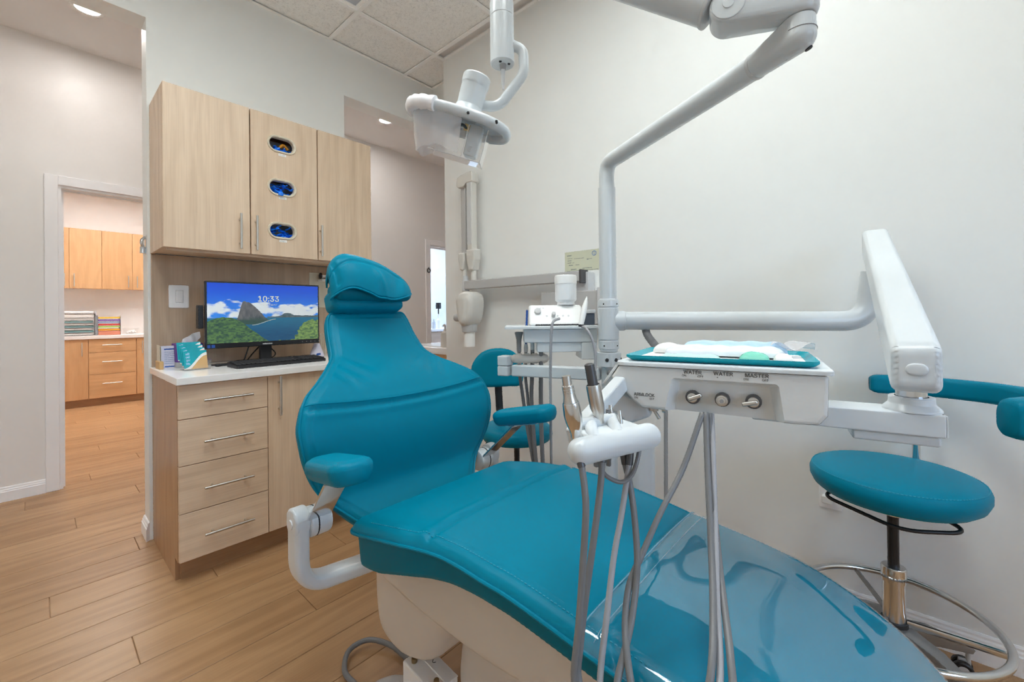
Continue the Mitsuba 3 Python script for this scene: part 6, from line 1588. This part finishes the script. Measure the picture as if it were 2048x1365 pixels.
# ================================================================== stools
def star_base(parent, c, r, z_hub, n, rot, mleg, caster_all=True):
    cx, cy = c
    for k in range(n):
        a = rot + 2 * math.pi * k / n
        d = V(math.cos(a), math.sin(a), 0)
        p0, p1 = V(cx, cy, z_hub - 0.022) + d * 0.02, V(cx, cy, 0.090) + d * r
        prof_ = [(0.02, z_hub), (r * 0.5, z_hub - 0.018), (r, 0.100), (r + 0.012, 0.092), (r, 0.080), (r * 0.5, z_hub - 0.062), (0.02, z_hub - 0.065)]
        lm = slab(Polygon(prof_).buffer(-0.003).buffer(0.003, 4), 0.012, lambda dd, x, y: 0.031 - 0.014 * x / r - 0.005 + dome(0.005, 0.005)(dd, x, y), lambda dd, x, y: -(0.031 - 0.014 * x / r - 0.005 + dome(0.005, 0.005)(dd, x, y)), inset=(0.0006, 0.002, 0.005))
        lg = part(parent, 'leg', place(lm, (cx, cy, 0), d, (0, 0, 1), (d[1], -d[0], 0)), mleg, smooth=40)
        q = V(cx, cy, 0) + d * r
        th = a + 0.9 + k * 1.7
        ax = V(math.cos(th), math.sin(th), 0)
        tr_ = V(-ax[1], ax[0], 0) * 0.012
        cs = part(lg, 'caster', join(*[lathe([(0, -0.009), (0.021, -0.009), (0.0245, -0.006), (0.0245, 0.006), (0.021, 0.009), (0, 0.009)], q + tr_ + V(0, 0, 0.0246) + ax * s * 0.0145, ax, 24) for s in (-1, 1)]), 'm_black', label='black twin wheel caster')
        # a third level is the deepest: stem and hubs belong to the leg
        part(lg, 'caster_hub', join(rod(q + V(0, 0, 0.045), q + V(0, 0, 0.088), 0.006, n=12), rbox(q + tr_ * 0.7 + V(0, 0, 0.034), (0.010, 0.03, 0.038), 0.004, 2, R=np.c_[ax, np.cross((0, 0, 1), ax), (0, 0, 1)]), *[rod(q + tr_ + V(0, 0, 0.0246) + ax * s * 0.0232, q + tr_ + V(0, 0, 0.0246) + ax * s * 0.0245, 0.014, bev=0.0005, n=18) for s in (-1, 1)]), 'm_midgrey')


st = thing('stool', 'round teal stool with chrome foot ring and curved body support by the right wall', 'stool')
S1 = (1.800, 0.000)
sc_ = lathe([(0.0001, 0.570), (0.165, 0.570), (0.185, 0.574), (0.204, 0.590), (0.214, 0.613), (0.2145, 0.630), (0.209, 0.645), (0.2035, 0.6475), (0.195, 0.653), (0.175, 0.658), (0.12, 0.662), (0.0001, 0.663)], (S1[0], S1[1], 0), n=72)
part(st, 'seat', sc_, 'm_teal', smooth=50, label='round teal seat cushion')
sa_ = np.linspace(0, 2 * np.pi, 150, endpoint=False)
k_ = part(st, 'stitching', join(*[tube([(S1[0] + 0.2065 * math.cos(a + q), S1[1] + 0.2065 * math.sin(a + q), 0.6472) for q in (0, 0.012, 0.024)], 0.0011, 5) for a in sa_]), 'm_paleteal', smooth=False)
labels[k_] = {'label': 'ring of pale stitches', 'kind': 'stuff'}
part(st, 'seat_plate', bx(S1[0] - 0.10, S1[0] + 0.10, S1[1] - 0.08, S1[1] + 0.08, 0.556, 0.572, 0.004), 'm_black')
part(st, 'mechanism', rod((S1[0], S1[1], 0.515), (S1[0], S1[1], 0.56), 0.032), 'm_chrome')
lv = bend([(S1[0] - 0.03, S1[1] - 0.075, 0.558), (S1[0] - 0.10, S1[1] - 0.165, 0.545), (S1[0] - 0.165, S1[1] - 0.02, 0.530), (S1[0] - 0.06, S1[1] + 0.185, 0.548), (S1[0] + 0.02, S1[1] + 0.10, 0.56)], 0.11, 12)
part(st, 'lever_ring', tube(lv, 0.0055, 12), 'm_black', label='curved black lever under the seat')
part(st, 'gas_lift', rod((S1[0], S1[1], 0.30), (S1[0], S1[1], 0.53), 0.0145), 'm_black', label='black gas lift')
part(st, 'column', lathe([(0, 0.175), (0.028, 0.175), (0.028, 0.30), (0.0315, 0.305), (0.0315, 0.345), (0.029, 0.350), (0.014, 0.350)], (S1[0], S1[1], 0), n=36), 'm_chrome', label='chrome column')
part(st, 'column_foot', rod((S1[0], S1[1], 0.168), (S1[0], S1[1], 0.182), 0.034), 'm_blackmatte')
star_base(st, S1, 0.228, 0.172, 5, math.radians(-49), 'm_legmetal')
RZ_, RR_ = 0.205, 0.243
part(st, 'foot_ring', tube([(S1[0] + RR_ * math.cos(a), S1[1] + RR_ * math.sin(a), RZ_) for a in np.linspace(0, 2 * np.pi, 120, endpoint=False)], 0.0105, 16, closed=True), 'm_chrome', label='chrome foot ring')
for a in (0.45, 0.45 + 2.094, 0.45 + 4.189):
    d = V(math.cos(a), math.sin(a), 0)
    part(st, 'ring_spoke', tube([V(S1[0], S1[1], 0.183) + d * 0.030, V(S1[0], S1[1], RZ_ - 0.006) + d * RR_], 0.011, 10, flat=0.45, up=(-d[1], d[0], 0)), 'm_legmetal' if a < 4 else 'm_chrome')
# body support arm of the stool
pth = spline([(1.952, 0.055, 0), (1.972, -0.03, 0), (1.972, -0.13, 0), (1.930, -0.235, 0), (1.840, -0.305, 0), (1.735, -0.310, 0), (1.650, -0.270, 0), (1.600, -0.215, 0)], 0.012)
tg = np.gradient(pth, axis=0)
tg /= np.linalg.norm(tg, axis=1, keepdims=True)
ou = np.c_[tg[:, 1], -tg[:, 0], 0 * tg[:, 0]]
ring_ = []
ca = np.linspace(0, 2 * np.pi, 24, endpoint=False)
NP = len(pth)
for k in range(NP):
    e = min(1, math.sqrt(max(0, 1 - (1 - min(k, NP - 1 - k) / 2.0 if min(k, NP - 1 - k) < 2 else 0) ** 2)))
    e = (0.72, 0.93)[min(k, NP - 1 - k)] if min(k, NP - 1 - k) < 2 else 1
    big = 1 + 0.58 * smooth_np(NP * 0.80, NP * 0.92, k)
    w_, h_ = 0.022 * e * big, 0.032 * e * big
    cx_ = np.sign(np.cos(ca)) * np.abs(np.cos(ca)) ** 0.6
    sx2 = np.sign(np.sin(ca)) * np.abs(np.sin(ca)) ** 0.6
    ring_.append(pth[k] + ou[k] * (cx_ * w_)[:, None] + V(0, 0, 1) * (sx2 * h_)[:, None] + V(0, 0, 0.902 - 0.016 * smooth_np(NP * 0.8, NP * 0.95, k)))
rv = np.vstack(ring_ + [[ring_[0].mean(0)], [ring_[-1].mean(0)]])
rf = []
for k in range(NP - 1):
    for j in range(24):
        j2 = (j + 1) % 24
        rf += [(k * 24 + j, k * 24 + j2, (k + 1) * 24 + j2), (k * 24 + j, (k + 1) * 24 + j2, (k + 1) * 24 + j)]
rf += [((j + 1) % 24, j, NP * 24) for j in range(24)] + [((NP - 1) * 24 + j, (NP - 1) * 24 + (j + 1) % 24, NP * 24 + 1) for j in range(24)]
sm_ = trimesh.Trimesh(rv, rf, process=False)
if sm_.volume < 0:
    sm_.invert()
part(st, 'body_support', sm_, 'm_teal', smooth=60, label='curved teal body support pad')
part(st, 'support_post', rod((1.985, -0.062, 0.565), (1.978, -0.062, 0.880), 0.0105), 'm_chrome', label='chrome post of the body support')
part(st, 'support_bar', rbox((1.90, -0.05, 0.563), (0.18, 0.035, 0.010), 0.003), 'm_black')

# assistant stool behind the chair
s2 = thing('stool', 'teal stool with a small backrest, half hidden behind the right armrest', 'stool')
S2 = (1.685, 1.480)
part(s2, 'seat', lathe([(0.0001, 0.500), (0.15, 0.500), (0.175, 0.506), (0.190, 0.530), (0.188, 0.555), (0.172, 0.572), (0.12, 0.580), (0.0001, 0.582)], (S2[0], S2[1], 0), n=56), 'm_teal', smooth=60, label='round teal seat')
bkp = Polygon(spline([(-0.150, -0.035), (-0.142, 0.035), (-0.085, 0.098), (0.0, 0.116), (0.085, 0.098), (0.142, 0.035), (0.150, -0.035), (0.130, -0.098), (0.06, -0.104), (-0.06, -0.104), (-0.130, -0.098)], 0.01, closed=True))
bkm = slab(bkp, 0.009, lambda d, x, y: dome(0.022, 0.03)(d, x, y) + 0.25 * x * x, lambda d, x, y: -dome(0.016, 0.02)(d, x, y) + 0.25 * x * x, inset=(0.001, 0.004, 0.010, 0.018, 0.030))
fd = V(math.cos(math.radians(-128)), math.sin(math.radians(-128)), 0.0)
fx = V(-fd[1], fd[0], 0)
part(s2, 'backrest', place(bkm, (1.742, 1.668, 0.852), fx, (0.0, 0, 1), fd), 'm_teal', smooth=True, label='rounded teal backrest')
part(s2, 'back_bar', tube(bend([(1.752, 1.680, 0.84), (1.756, 1.670, 0.62), (1.735, 1.610, 0.492), (1.69, 1.50, 0.492)], 0.06), 0.021, 12, flat=0.25, up=(fd[0], fd[1], 0)), 'm_black', label='flat black back bar')
part(s2, 'gas_lift', rod((S2[0], S2[1], 0.25), (S2[0], S2[1], 0.50), 0.0145), 'm_black')
part(s2, 'column', rod((S2[0], S2[1], 0.12), (S2[0], S2[1], 0.30), 0.027), 'm_chrome')
part(s2, 'lever', tube([(1.70, 1.66, 0.50), (1.712, 1.73, 0.45), (1.712, 1.735, 0.33)], 0.007, 10), 'm_black')
star_base(s2, S2, 0.255, 0.135, 5, math.radians(10), 'm_black')
